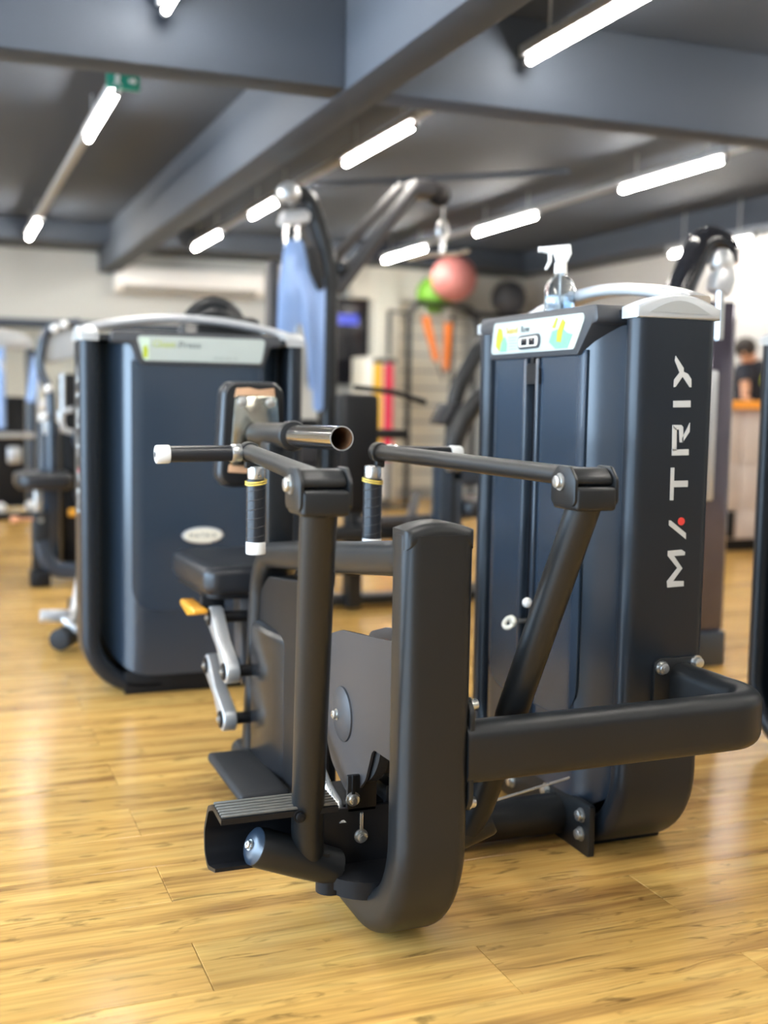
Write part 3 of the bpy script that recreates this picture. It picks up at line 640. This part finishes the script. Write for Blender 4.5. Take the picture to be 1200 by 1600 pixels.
for i in range(n+1):
    for j in range(9):
        u = .37+.27*i/n; y = .045+.075*j/8
        z = 1.4035+.016*abs(math.sin(i*.9+j*.7))*math.sin(PI*i/n)+.006*math.sin(j*1.1+i*.4)**2
        vs.append(TR @ Vector((u+.008*math.sin(j*1.7), y+.006*math.sin(i*1.3), z)))
k = 9
for i in range(n):
    for j in range(8): fs.append((i*k+j, (i+1)*k+j, (i+1)*k+j+1, i*k+j+1))
n1 = len(vs); vs += [v-Vector((0, 0, .006)) for v in vs]; fs2 = [tuple(n1+q for q in f[::-1]) for f in fs]
rim = [(i*k, (i+1)*k) for i in range(n)]+[((i+1)*k+8, i*k+8) for i in range(n)]+[(j+1, j) for j in range(8)]+[(n*k+j, n*k+j+1) for j in range(8)]
o = MB().add(vs, fs+fs2+[(a, n1+a, n1+c, c) for a, c in rim]).build('cleaning_cloth', CLOTH, angle=80)
tag(o, 'crumpled pale blue cloth lying beside the spray bottle', 'cloth')

# ------------------------------------------------------------------ chest press machine
ch = thing('chest_press_machine', 'dark chest press weight tower with silver arched top and white placard', 'gym machine', (.95, 4.7, 0))
TC = Matrix.Translation((.512, 4.48, 0))
plq = tower(ch, TC, False, (True, False))
textmesh('Chest', .036, face_T(TC, .262, yp, 1.352), PLIME, plq, 'placard_text'); textmesh('Press', .036, face_T(TC, .362, yp, 1.352), PGREY, plq, 'placard_text', space=1.1)
textmesh('MATRIX', .017, face_T(TC, .50, yp, 1.309), PPALE, plq, 'placard_text', space=1.7)
MB(TC).prism([(.213, 1.385), (.25, 1.385), (.248, 1.302), (.232, 1.302)], 'y', yp, yp+.002).build('printed_figure', mat('pale mint print', (0.55, 0.68, 0.55), 0.4, var=0.15, vscale=40), plq)
MB(TC).prism([(.226, 1.312), (.243, 1.308), (.246, 1.340), (.238, 1.362), (.226, 1.350)], 'y', yp-.0003, yp+.002).build('printed_figure', PLIME, plq)
el = [(.459+.083*math.cos(2*PI*i/32), .626+.033*math.sin(2*PI*i/32)) for i in range(32)]
bd = MB(TC).prism(el, 'y', -.040, -.033, .002).build('oval_badge', SILVER, ch)
MB(TC).prism([(.459+(p[0]-.459)*.88, .626+(p[1]-.626)*.78) for p in el], 'y', -.0412, -.038).build('badge_face', CREAM, bd)
textmesh('MATRIX', .026, face_T(TC, .459, -.0416, .617), PGREY, bd, 'badge_text', align='CENTER', space=1.25)
# far side of the chest press: foot bar levers, press arm arc, seat frame
MB().tube(fillet([(.74, 6.05, .55), (.60, 5.50, .18), (.555, 5.36, .10)], .1), .024, 14).build('foot_lever', SILVER, ch)
MB().box((.60, 5.42, .08), (.66, 5.9, .16), .02).build('frame_foot', POWDER, ch)
MB().cyl((.43, 5.42, .155), (.56, 5.42, .150), .030, n=18, bev=.008).build('foot_roller', SILVER, ch)
MB().cyl((.50, 5.30, .062), (.57, 5.42, .066), .050, n=20, bev=.008).build('foot_roller', RUBBER, ch)
MB().tube(fillet([(.62, 5.10, .12), (.58, 5.35, .10), (.535, 5.40, .14)], .05), .018, 12).build('foot_lever', SILVER, ch)
MB().tube([(1.14+.13*math.cos(a*PI/12), 5.0, 1.42+.155*math.sin(a*PI/12)) for a in range(13)], .030, 14).build('press_arm', POWDER, ch)
MB().tube([(1.14+.085*math.cos(a*PI/12), 4.96, 1.44+.09*math.sin(a*PI/12)) for a in range(13)], .030, 14).build('press_arm', POWDER, ch)
MB().box((.90, 4.75, .03), (1.0, 6.0, .11), .02).build('floor_beam', POWDER, ch)
MB().box((1.0, 4.72, .11), (1.28, 5.06, 1.50), .03).build('press_carriage', POWDER, ch)
MB().prism(rpoly([(.80, 5.4), (1.12, 5.4), (1.12, 5.85), (.80, 5.85)], .06), 'z', .45, .53, .02).build('seat', VINYL, ch)
MB().box((.92, 5.55, .1), (.99, 5.66, .46), .01).build('seat_post', POWDER, ch)

# ------------------------------------------------------------------ right edge tower
rt = thing('weight_tower', 'dark weight tower cut off by the right edge of the picture', 'gym machine', (2.7, 2.8, 0))
TE = Matrix.Translation((2.625, 3.235, 0)) @ Matrix.Rotation(-PI/2, 4, 'Z')
tower(rt, TE, True, (False, False))

# ------------------------------------------------------------------ tall cable machine behind the chest press
tm = thing('cable_machine', 'tall cable machine with curved black post, shields painted with a blue reflection and raised boom', 'gym machine', (2.1, 6.5, 0))
pth = fillet([(2.16, 6.5, .06), (2.16, 6.5, 1.95), (2.00, 6.5, 2.40), (1.86, 6.5, 2.30)], [.55, .10], 12)
MB().sweep(pth, rrect(.16, .085, .03), (0, 1, 0)).build('main_post', POWDER, tm)
MB().sweep(fillet([(2.10, 6.49, 1.6), (2.10, 6.49, 1.95), (1.96, 6.49, 2.33), (1.87, 6.49, 2.26)], [.4, .06], 8), rrect(.10, .05, .02), (0, 1, 0)).build('inner_post', GREYPL, tm)
MB().sphere((1.905, 6.46, 2.33), .075, (1, .8, .9)).build('head_cover', ALU, tm)
MB().prism(rpoly([(1.84, 2.15), (2.01, 2.17), (2.02, 2.22), (1.99, 2.245), (1.86, 2.225)], .015), 'y', 6.40, 6.50, .01).build('head_bracket', SILVER, tm)
for x in (1.885, 1.955): MB().cyl((x, 6.44, 1.0), (x, 6.44, 2.18), .012, n=10).build('guide_rod', CHROME, tm)
MB().prism(rpoly([(1.82, 1.45), (1.83, 1.80), (1.865, 2.06), (1.965, 2.07), (2.01, 1.88), (2.03, 1.6), (2.035, 1.22), (2.015, 1.22), (2.0, 1.47), (1.965, 1.60), (1.93, 1.585), (1.90, 1.45)], .03), 'y', 6.385, 6.40, .004).build('front_shield', BLUEREFL, tm)  # window reflection painted in as the shield's pale blue
MB().prism(rpoly([(2.02, 1.92), (2.10, 1.86), (2.115, 1.80), (2.11, 1.10), (2.05, 1.09), (2.03, 1.6)], .03), 'y', 6.41, 6.425, .004).build('side_shield', BLUEREFL, tm)
MB().prism(rpoly([(1.985, 2.05), (2.04, 2.0), (2.10, 1.80), (2.06, 1.78), (2.0, 1.9)], .02), 'y', 6.37, 6.385, .003).build('shield_edge', POWDER, tm)
MB().box((1.78, 6.42, .8), (1.84, 6.52, 1.95), .02).build('rear_post', GREYPL, tm)
MB().box((1.84, 6.43, .1), (2.09, 6.60, 1.05), .01).build('weight_stack', BLACKP, tm)
for k in range(8): MB().box((1.85, 6.424, .14+k*.11), (2.08, 6.432, .23+k*.11), .003).build('weight_plate', GREYPL, tm)
for yy, r, a, c in ((6.46, .040, (2.20, 1.80), (2.70, 2.45)), (6.62, .030, (2.23, 2.0), (2.66, 2.46))):
    MB().tube([(a[0], yy, a[1]), (c[0], yy, c[1])], r, 14).build('boom', GREYPL, tm)
MB().box((2.66, 6.42, 2.38), (2.82, 6.62, 2.48), .03).sphere((2.86, 6.52, 2.42), .06).build('boom_head', GREYPL, tm)
MB().cyl((2.86, 6.48, 2.40), (2.86, 6.56, 2.40), .065, n=22, bev=.008).build('pulley', BLACKP, tm)
MB().cyl((2.885, 6.5, 2.20), (2.885, 6.5, 2.38), .008, n=8).build('cable', STEEL, tm)
MB().tube([(2.885+.03*math.cos(a*PI/8), 6.5, 2.20+.055*math.sin(a*PI/8)) for a in range(17)], .011, 8).build('carabiner', STEEL, tm)
MB().cyl((2.885, 6.5, 2.06), (2.885, 6.5, 2.15), .016, n=10).build('swivel', STEEL, tm)
MB().tube([(2.66, 6.5, 2.015), (2.80, 6.5, 2.05), (2.97, 6.5, 2.065), (3.06, 6.5, 2.09)], .014, 10).build('pull_bar', STEEL, tm)
MB().sphere((2.235, 6.46, 1.93), .05).build('boom_joint', POWDER, tm)
MB().box((2.0, 6.1, .0), (2.12, 7.2, .07), .015).box((2.02, 6.12, .0), (2.9, 6.2, .06), .015).build('floor_frame', POWDER, tm)

# ------------------------------------------------------------------ arm machine with curved tubes behind the row tower
am = thing('arm_curl_machine', 'black machine with two thick curved tubes seen left of the lettered tower', 'gym machine', (2.9, 5.9, 0))
MB().tube(fillet([(2.56, 5.6, .30), (2.56, 5.6, .98), (2.76, 5.6, 1.24), (3.35, 5.6, 1.36)], [.5, .35], 10), .052, 16).build('curved_tube', POWDER, am)
MB().tube(fillet([(2.80, 6.1, .30), (2.80, 6.1, 1.20), (2.98, 6.1, 1.53), (3.4, 6.1, 1.60)], [.4, .2], 10), .048, 16).build('curved_tube', POWDER, am)
MB().tube(fillet([(2.15, 6.0, 1.235), (2.38, 6.0, 1.215), (2.58, 6.0, 1.16)], .3), [.016]*13, 12).build('arm_bar', POWDER, am)
MB().prism(rpoly([(2.56, 1.03), (2.72, 1.05), (2.74, 1.15), (2.63, 1.16)], .02), 'y', 5.75, 5.95, .02).build('elbow_pad', VINYL, am)
MB().sphere((3.06, 5.9, 1.14), .15, (1, .4, 1)).build('cam_disc', BLACKP, am)
MB().box((2.52, 5.55, .72), (3.25, 5.68, .86), .03).build('seat_beam', SHROUD, am)
MB().box((2.48, 5.55, .05), (2.62, 5.68, .92), .02).build('upright', SHROUD, am)
for dx in (0, .05): bolt((2.53+dx, 5.55, .82), (0, -1, 0), am, .016, .01)
MB().tube([(2.15, 5.9, .50), (2.55, 5.8, .52), (3.1, 5.7, .60)], .030, 12).tube([(2.3, 5.6, .42), (2.62, 6.2, .62)], .026, 12).build('cross_tube', GREYPL, am)
MB().prism(rpoly([(2.62, 5.5), (3.1, 5.5), (3.1, 5.95), (2.62, 5.95)], .06), 'z', .55, .64, .02).build('seat', VINYL, am)
MB().box((2.05, 5.85, .56), (2.25, 6.05, 1.2), .03).build('side_housing', BLACKP, am)
MB().box((1.95, 5.85, .40), (2.52, 5.95, .48), .02).box((1.9, 5.84, .22), (2.48, 5.93, .28), .02).build('lower_rail', POWDER, am)
MB().box((1.8, 5.98, .02), (3.3, 6.06, .075), .015).box((3.0, 5.5, .0), (3.08, 6.3, .07), .015).box((2.1, 5.9, .02), (2.18, 6.02, .6), .01).build('floor_frame', POWDER, am)
MB().tube([(1.62, 5.9, .985), (2.42, 5.9, .985)], .026, 12).build('guard_rail', POWDER, am)

# ------------------------------------------------------------------ left machines
lm = thing('leg_machine', 'black leg machine with padded stool seat left of the chest press', 'gym machine', (.7, 7.4, 0))
MB().prism(rpoly([(.44, 7.1), (.77, 7.1), (.77, 7.5), (.44, 7.5)], .08), 'z', .60, .70, .03, 3).build('seat', VINYL, lm)
MB().box((.55, 7.25, .40), (.60, 7.31, .62), .008).build('seat_post', STEEL, lm)
MB().box((.535, 7.23, .06), (.64, 7.33, .46), .01).build('post_sleeve', POWDER, lm)
MB().cyl((.41, 7.24, .415), (.46, 7.24, .415), .022, n=14, bev=.005).cyl((.46, 7.24, .415), (.54, 7.24, .415), .010, n=10).build('pull_pin', mat('copper knob', (0.65, 0.30, 0.16), 0.4, var=0.1), lm)
MB().cyl((.585, 7.235, .41), (.585, 7.225, .41), .016, n=14).build('bolt', STEEL, lm)
MB().sweep(fillet([(.59, 7.26, .28), (.63, 7.26, .10), (1.05, 7.26, .07)], .12, 8), rrect(.09, .10, .03), (0, 1, 0)).build('base_frame', SHROUD, lm)
MB().box((.52, 7.2, .0), (.64, 7.34, .10), .01).build('foot', BLACKP, lm)
MB().tube(fillet([(.67, 7.45, .62), (.67, 7.45, 1.18), (.60, 7.45, 1.34), (.64, 7.45, 1.58), (.85, 7.45, 1.62)], [.2, .2, .12], 8), .030, 14).build('curved_post', SHROUD, lm)
MB().prism(rpoly([(.64, 1.35), (.63, 1.50), (.70, 1.585), (.84, 1.60), (.90, 1.42), (.74, 1.38)], .05), 'y', 7.48, 7.56, .02).build('head_shroud', CAPSIL, lm)
for (x, z) in ((.755, 1.60), (.695, 1.575), (.655, 1.205), (.62, 1.03)): MB().sphere((x, 7.42, z), .026).build('bolt_cover', WHITEP, lm)
MB().box((.62, 7.43, .92), (.70, 7.53, 1.07), .015).build('name_plate', ALU, lm)
MB().box((.60, 7.46, .05), (.72, 7.60, 1.0), .015).build('rear_post', SHROUD, lm)
MB().box((.74, 7.5, .05), (.98, 7.72, 1.30), .02).build('weight_housing', BLACKP, lm)
MB().cyl((.74, 7.42, 1.30), (.74, 7.42, 1.02), .014, n=10).build('rod', ALU, lm)
MB().tube([(.80, 7.4, 1.08), (.72, 7.4, 1.06), (.74, 7.4, .95), (.82, 7.4, .93)], .022, 12).build('handle', ALU, lm)
MB().sphere((.84, 7.38, .90), .05, (1, 1, 1.5)).sphere((.84, 7.38, .56), .045, (1, 1, 1.3)).build('roller_pad', SHROUD, lm)
MB().cyl((.76, 7.36, .44), (.84, 7.36, .44), .026, n=14, bev=.006).build('lever_knob', AMBER, lm)

lf = thing('pulley_station', 'dark pulley station with silver domed head at the far left edge', 'gym machine', (.55, 11.5, 0))
for x in (.30, .86): MB().box((x-.05, 11.45, 0), (x+.05, 11.6, 1.60), .02).build('upright', SHROUD, lf)
MB().prism(rpoly([(.10, 1.62), (.16, 1.74), (.45, 1.80), (.80, 1.74), (.90, 1.60), (.45, 1.58)], .04), 'y', 11.4, 11.65, .03).build('head_dome', CAPSIL, lf)
MB().cyl((.575, 11.4, .85), (.575, 11.4, 1.60), .045, n=16).cyl((.84, 11.35, 1.1), (.90, 11.35, 1.52), .045, n=16).build('guide_column', BLUEREFL, lf)
MB().tube([(.45+.16*math.cos(a*PI/10), 11.38, 1.38+.13*math.sin(a*PI/10)) for a in range(11)], .028, 10).build('handle_arc', ALU, lf)
MB().box((.35, 11.48, .1), (.80, 11.7, 1.15), .02).build('weight_housing', BLACKP, lf)
MB().box((.42, 11.4, .76), (.88, 11.5, .81), .015).build('cross_bar', ALU, lf)
MB().box((.63, 11.42, .52), (.76, 11.48, .68), .02).build('badge', ALU, lf)
for (x, z) in ((.42, 1.08), (.36, 1.15), (.95, 1.07), (.56, .10), (.83, .12)): MB().sphere((x, 11.38, z), .05).build('roller', WHITEP, lf)
MB().box((.2, 11.2, 0), (.98, 11.3, .07), .02).build('floor_bar', BLACKP, lf)

# air conditioner on the far wall
ac = thing('air_conditioner', 'white wall mounted air conditioner below the far end of the ceiling', 'air conditioner', (2.66, 12.88, 2.30))
MB().prism(rpoly([(12.995, 2.30), (12.82, 2.30), (12.745, 2.37), (12.745, 2.56), (12.80, 2.585), (12.995, 2.585)], .02), 'x', 1.84, 3.48, .015, 3).build('body', WHITEP, ac)
MB().prism([(12.80, 2.300), (12.742, 2.362), (12.746, 2.372), (12.81, 2.308)], 'x', 1.92, 3.40).build('louver', mat('louver grey', (0.30, 0.30, 0.29), 0.5, var=0.05), ac)  # louver strip in a darker grey than the white body
MB().box((1.92, 12.735, 2.395), (3.40, 12.748, 2.55), .005).build('front_panel', WHITEP, ac)

# ------------------------------------------------------------------ far right corner: television, cabinet, slat wall, rack, balls, straps, bands
tv = thing('television', 'black wall television with a blue lit image', 'television', (4.5, 12.9, 1.3))
MB().box((4.05, 12.90, 1.35), (4.80, 12.96, 2.37), .012).build('casing', BLACKP, tv)
MB().box((4.08, 12.893, 1.38), (4.77, 12.902, 2.34)).build('screen', SCREEN, tv)
MB().box((4.36, 12.888, 2.05), (4.66, 12.894, 2.17)).build('lit_image', BLUELIT, tv)
MB().box((4.3, 12.95, 1.7), (4.55, 12.999, 2.0)).build('wall_bracket', BLACKP, tv)
struct(MB().box((4.80, 12.70, 0), (5.12, 12.999, CZ-.2), .01).box((4.55, 12.75, 2.36), (5.9, 12.999, 2.72), .01).build('trim_7', CREAMW), 'cream pillar and lintel on the far wall')
cb = thing('storage_cabinet', 'plain white narrow cabinet standing below the television', 'cabinet', (4.82, 12.4, 0))
MB().box((4.50, 12.2, .05), (4.85, 12.65, 1.66), .008).build('body', CREAMW, cb)
MB().box((4.515, 12.188, .08), (4.835, 12.202, 1.63), .004).build('door', WHITEP, cb)
MB().box((4.80, 12.165, .85), (4.815, 12.19, 1.0), .004).build('handle', STEEL, cb)
MB().box((4.52, 12.22, 0), (4.83, 12.63, .06)).build('plinth', BLACKP, cb)
sw = thing('slat_wall', 'cream horizontal slat panel on the wall behind the ball rack', 'wall panel', (5.6, 12.95, 0))
MB().box((5.13, 12.955, .1), (6.05, 12.999, 2.36)).build('backing', GREYW, sw)
for k in range(11): MB().box((5.13, 12.92, .12+k*.204), (6.05, 12.958, .295+k*.204), .006, 1).build('slat', CREAMW, sw)
rk = thing('ball_rack', 'black tube rack arching in front of the slat panel', 'rack', (5.5, 11.9, 0))
MB().tube(fillet([(4.90, 11.9, 0), (4.90, 11.9, 2.15), (5.0, 11.9, 2.26), (5.65, 11.9, 2.22), (5.78, 11.9, 1.98), (5.70, 11.9, 1.6), (5.70, 11.9, 0)], [.1, .1, .12, .2, .2], 6), .032, 12).build('front_frame', POWDER, rk)
MB().tube([(4.90, 12.5, 0), (4.90, 12.5, 2.2), (5.70, 12.5, 2.2), (5.70, 12.5, 0)], .025, 10).build('rear_frame', POWDER, rk)
MB().tube([(4.90, 11.9, 2.14), (4.90, 12.5, 2.2)], .02, 8).build('side_rail', POWDER, rk); MB().tube([(5.70, 11.9, 2.18), (5.70, 12.5, 2.2)], .02, 8).build('side_rail', POWDER, rk)
MB().tube([(5.70, 12.2, 2.19), (6.70, 12.2, 2.19)], .02, 8).tube([(5.70, 12.5, 2.19), (6.70, 12.5, 2.19)], .02, 8).tube([(6.7, 12.2, 2.19), (6.7, 12.2, 0)], .02, 8).tube([(6.7, 12.5, 2.19), (6.7, 12.5, 0)], .02, 8).build('ball_shelf', POWDER, rk)
def ball(x, y, z, r, m, label):
    t = thing('exercise_ball', label, 'ball', (x, y, z-r), 'exercise balls on the rack')
    MB().sphere((x, y, z), r, n=32).build('ball_skin', m, t)
    MB().cyl((x, y-r*.99, z), (x, y-r*1.015, z), .014, n=10).build('valve', m, t)
ball(5.30, 11.62, 2.51, .25, PINKB, 'large pink exercise ball on top of the ball rack')
ball(5.33, 12.2, 2.38, .21, GREENB, 'lime green exercise ball partly behind the pink ball')
ball(6.35, 12.35, 2.40, .21, DARKB, 'dark grey exercise ball right of the pink ball')
st = thing('suspension_strap', 'orange suspension trainer straps hanging from the ball rack', 'strap', (5.3, 11.75, 1.0))
for (x0, z0, x1, z1) in ((5.05, 2.10, 5.20, 1.62), (5.33, 2.04, 5.31, 1.52)):
    b = MB(); d = Vector((x1-x0, 0, z1-z0)).normalized(); nn = Vector((-d.z, 0, d.x))*.045
    b.add([Vector((x0, 11.80, z0))-nn, Vector((x0, 11.80, z0))+nn, Vector((x1, 11.80, z1))+nn*.8, Vector((x1, 11.80, z1))-nn*.8, Vector((x0, 11.81, z0))-nn, Vector((x0, 11.81, z0))+nn, Vector((x1, 11.81, z1))+nn*.8, Vector((x1, 11.81, z1))-nn*.8], [(0, 1, 2, 3), (4, 7, 6, 5), (0, 4, 5, 1), (2, 6, 7, 3), (1, 5, 6, 2), (0, 3, 7, 4)])
    b.build('webbing', ORSTRAP, st)
MB().tube([(5.05, 11.85, 2.10), (5.08, 11.88, 2.22)], .012, 8).tube([(5.33, 11.85, 2.04), (5.33, 11.88, 2.22)], .012, 8).build('hook', STEEL, st)
MB().tube([(5.20, 11.8, 1.62), (5.28, 11.8, 1.40), (5.31, 11.8, 1.52)], .010, 8).build('cord', POWDER, st)
for x, m, l, z0 in ((4.42, YBAND, 'yellow resistance band hanging left of the red band', .55), (4.545, RBAND, 'red resistance band hanging right of the yellow band', .55)):
    bnd = MB().tube(fillet([(x-.02, 11.6, 1.55), (x-.02, 11.6, z0), (x+.03, 11.6, z0), (x+.03, 11.6, 1.55), (x-.02, 11.6, 1.56)], .02, 4), .030, 10).build('resistance_band', m)
    tag(bnd, l, 'band', 'resistance bands by the cabinet')
bs = thing('band_stand', 'thin dark stand carrying the yellow and red resistance bands', 'stand', (4.5, 11.68, 0))
MB().cyl((4.60, 11.7, .03), (4.60, 11.7, 1.62), .022, n=10).build('pole', POWDER, bs)
MB().box((4.40, 11.56, 1.57), (4.63, 11.72, 1.62), .01).build('hook_arm', POWDER, bs)
MB().box((4.42, 11.5, 0), (4.78, 11.9, .03), .006).build('foot', POWDER, bs)

# ------------------------------------------------------------------ right: lat machine, reception counter, person
la = thing('lat_machine', 'machine with thick curved head tube and glossy shield behind the lettered tower', 'gym machine', (3.4, 4.4, 0))
MB().tube(fillet([(2.93, 4.2, 1.35), (2.93, 4.2, 1.55), (3.09, 4.2, 1.895), (3.20, 4.2, 1.85), (3.20, 4.2, 1.78)], [.15, .07, .03], 8), .062, 20).build('head_tube', GLOSSB, la)
MB().sphere((3.155, 4.16, 1.78), .055, (1, .8, 1.1)).build('pulley_cover', ALU, la)
MB().prism(rpoly([(3.10, 1.66), (3.18, 1.63), (3.21, 1.70), (3.20, 1.76), (3.12, 1.76)], .012), 'y', 4.12, 4.2, .01).build('head_bracket', SILVER, la)
MB().cyl((3.14, 4.14, 1.45), (3.14, 4.14, 1.70), .020, n=14).build('guide_rod', CHROME, la)
MB().box((2.86, 4.15, 0), (3.02, 4.27, 1.45), .03).build('main_post', POWDER, la)
MB().prism(rpoly([(3.13, 4.22), (3.32, 4.22), (3.32, 4.62), (3.13, 4.62)], .05, 6), 'z', .16, 1.62, .01).build('stack_shield', ACRYL, la)
MB().box((3.15, 4.18, .75), (3.185, 4.225, 1.32), .01).build('shield_trim', SILVER, la)
MB().box((3.0, 4.2, 0), (3.30, 4.6, .16), .01).build('base', SHROUD, la)
co = thing('reception_counter', 'beige reception counter with orange top behind the machines', 'counter', (6.2, 7.85, 0))
MB().box((5.70, 7.60, .10), (6.85, 7.92, 1.15), .004).build('body', BEIGE, co)
MB().box((5.62, 7.52, 1.15), (6.87, 7.96, 1.215), .008).build('counter_top', ORANGE, co)
for z0, z1 in ((.34, .70), (.715, 1.135)):
    for x0, x1 in ((5.71, 6.02), (6.035, 6.40), (6.415, 6.84)): MB().box((x0, 7.588, z0), (x1, 7.602, z1), .003).build('front_panel', BEIGE, co)
MB().box((5.71, 7.59, .11), (6.0, 7.602, .33)).build('niche_shade', BLACKP, co)  # flat black panel painted in for the niche's shaded depth
MB().box((6.035, 7.588, .11), (6.84, 7.602, .33), .003).build('front_panel', BEIGE, co)
MB().box((5.72, 7.64, 0), (6.84, 7.90, .10)).build('plinth', BLACKP, co)

def skin_body(name, verts, edges, radii, m, parent):
    me = bpy.data.meshes.new(name); off = parent.location
    me.from_pydata([Vector(v)-off for v in verts], edges, []); o = bpy.data.objects.new(name, me); COL.objects.link(o)
    sk = o.modifiers.new('skin', 'SKIN'); sv = me.skin_vertices[0].data if me.skin_vertices else None
    if sv is None:
        bpy.context.view_layer.objects.active = o
        b = bmesh.new(); b.from_mesh(me); b.verts.layers.skin.verify(); b.to_mesh(me); b.free(); sv = me.skin_vertices[0].data
    for i, r in enumerate(radii): sv[i].radius = r if isinstance(r, tuple) else (r, r)
    sv[0].use_root = True
    ss = o.modifiers.new('sub', 'SUBSURF'); ss.levels = 2; ss.render_levels = 2
    dg = bpy.context.evaluated_depsgraph_get(); m2 = bpy.data.meshes.new_from_object(o.evaluated_get(dg))
    bpy.data.objects.remove(o); m2.materials.clear(); m2.materials.append(m)
    for p in m2.polygons: p.use_smooth = True; p.material_index = 0
    o2 = bpy.data.objects.new(name, m2); COL.objects.link(o2); o2.parent = parent; return o2
pe = thing('person', 'person in a dark shirt leaning on the orange topped counter', 'person', (6.62, 8.28, 0))
V = [(6.64, 8.32, .95), (6.64, 8.31, 1.15), (6.62, 8.26, 1.38), (6.60, 8.22, 1.50), (6.545, 8.18, 1.565), (6.50, 8.15, 1.60), (6.455, 8.13, 1.665),
     (6.47, 8.16, 1.49), (6.42, 8.06, 1.30), (6.20, 7.80, 1.258), (6.74, 8.20, 1.49), (6.76, 8.08, 1.29), (6.50, 7.80, 1.258),
     (6.56, 8.33, .90), (6.72, 8.33, .90), (6.55, 8.33, .50), (6.73, 8.33, .50), (6.55, 8.36, .06), (6.73, 8.36, .06), (6.55, 8.25, .035), (6.73, 8.25, .035)]
E_ = [(0, 1), (1, 2), (2, 3), (3, 4), (4, 5), (5, 6), (3, 7), (7, 8), (8, 9), (3, 10), (10, 11), (11, 12), (0, 13), (0, 14), (13, 15), (14, 16), (15, 17), (16, 18), (17, 19), (18, 20)]
RR = [(.13, .10), (.13, .10), (.15, .10), (.12, .08), .052, .080, .082, .052, .042, .030, .052, .042, .030, .085, .085, .058, .058, .042, .042, .034, .034]
skin_body('body', V, E_, RR, SKIN, pe)
skin_body('shirt', [V[0], V[1], V[2], V[3], (6.56, 8.19, 1.545), V[7], (6.435, 8.09, 1.36), V[10], (6.755, 8.11, 1.35)], [(0, 1), (1, 2), (2, 3), (3, 4), (3, 5), (5, 6), (3, 7), (7, 8)], [(.155, .125), (.15, .12), (.17, .12), (.14, .10), .060, .072, .060, .072, .060], SHIRT, pe)
skin_body('trousers', [V[0], V[13], V[15], (6.55, 8.355, .10), V[14], V[16], (6.73, 8.355, .10)], [(0, 1), (1, 2), (2, 3), (0, 4), (4, 5), (5, 6)], [(.15, .12), .098, .070, .056, .098, .070, .056], SHIRT, pe)
MB().sphere((6.462, 8.145, 1.672), .098, (.95, 1.0, .92)).build('hair', HAIR, pe)
MB().sphere((6.395, 8.075, 1.615), .016, (.8, 1, 1.3)).build('nose', SKIN, pe)
for ex_, ey_ in ((6.395, 8.10), (6.42, 8.065)): MB().sphere((ex_, ey_, 1.648), .009).build('eye', HAIR, pe)
MB().box((6.64, 8.125, 1.36), (6.71, 8.14, 1.48), .004).build('shirt_patch', LIMEPATCH, pe)
for hx in (6.20, 6.50):
    for k in range(5):
        a = (k-2)*.014; ln = (.055, .075, .08, .075, .05)[k]
        MB().tube([(hx+a*.6, 7.81, 1.245), (hx+a, 7.80-ln*.6, 1.240), (hx+a, 7.80-ln, 1.226)], [.011, .009, .007], 8).build('finger', SKIN, pe)
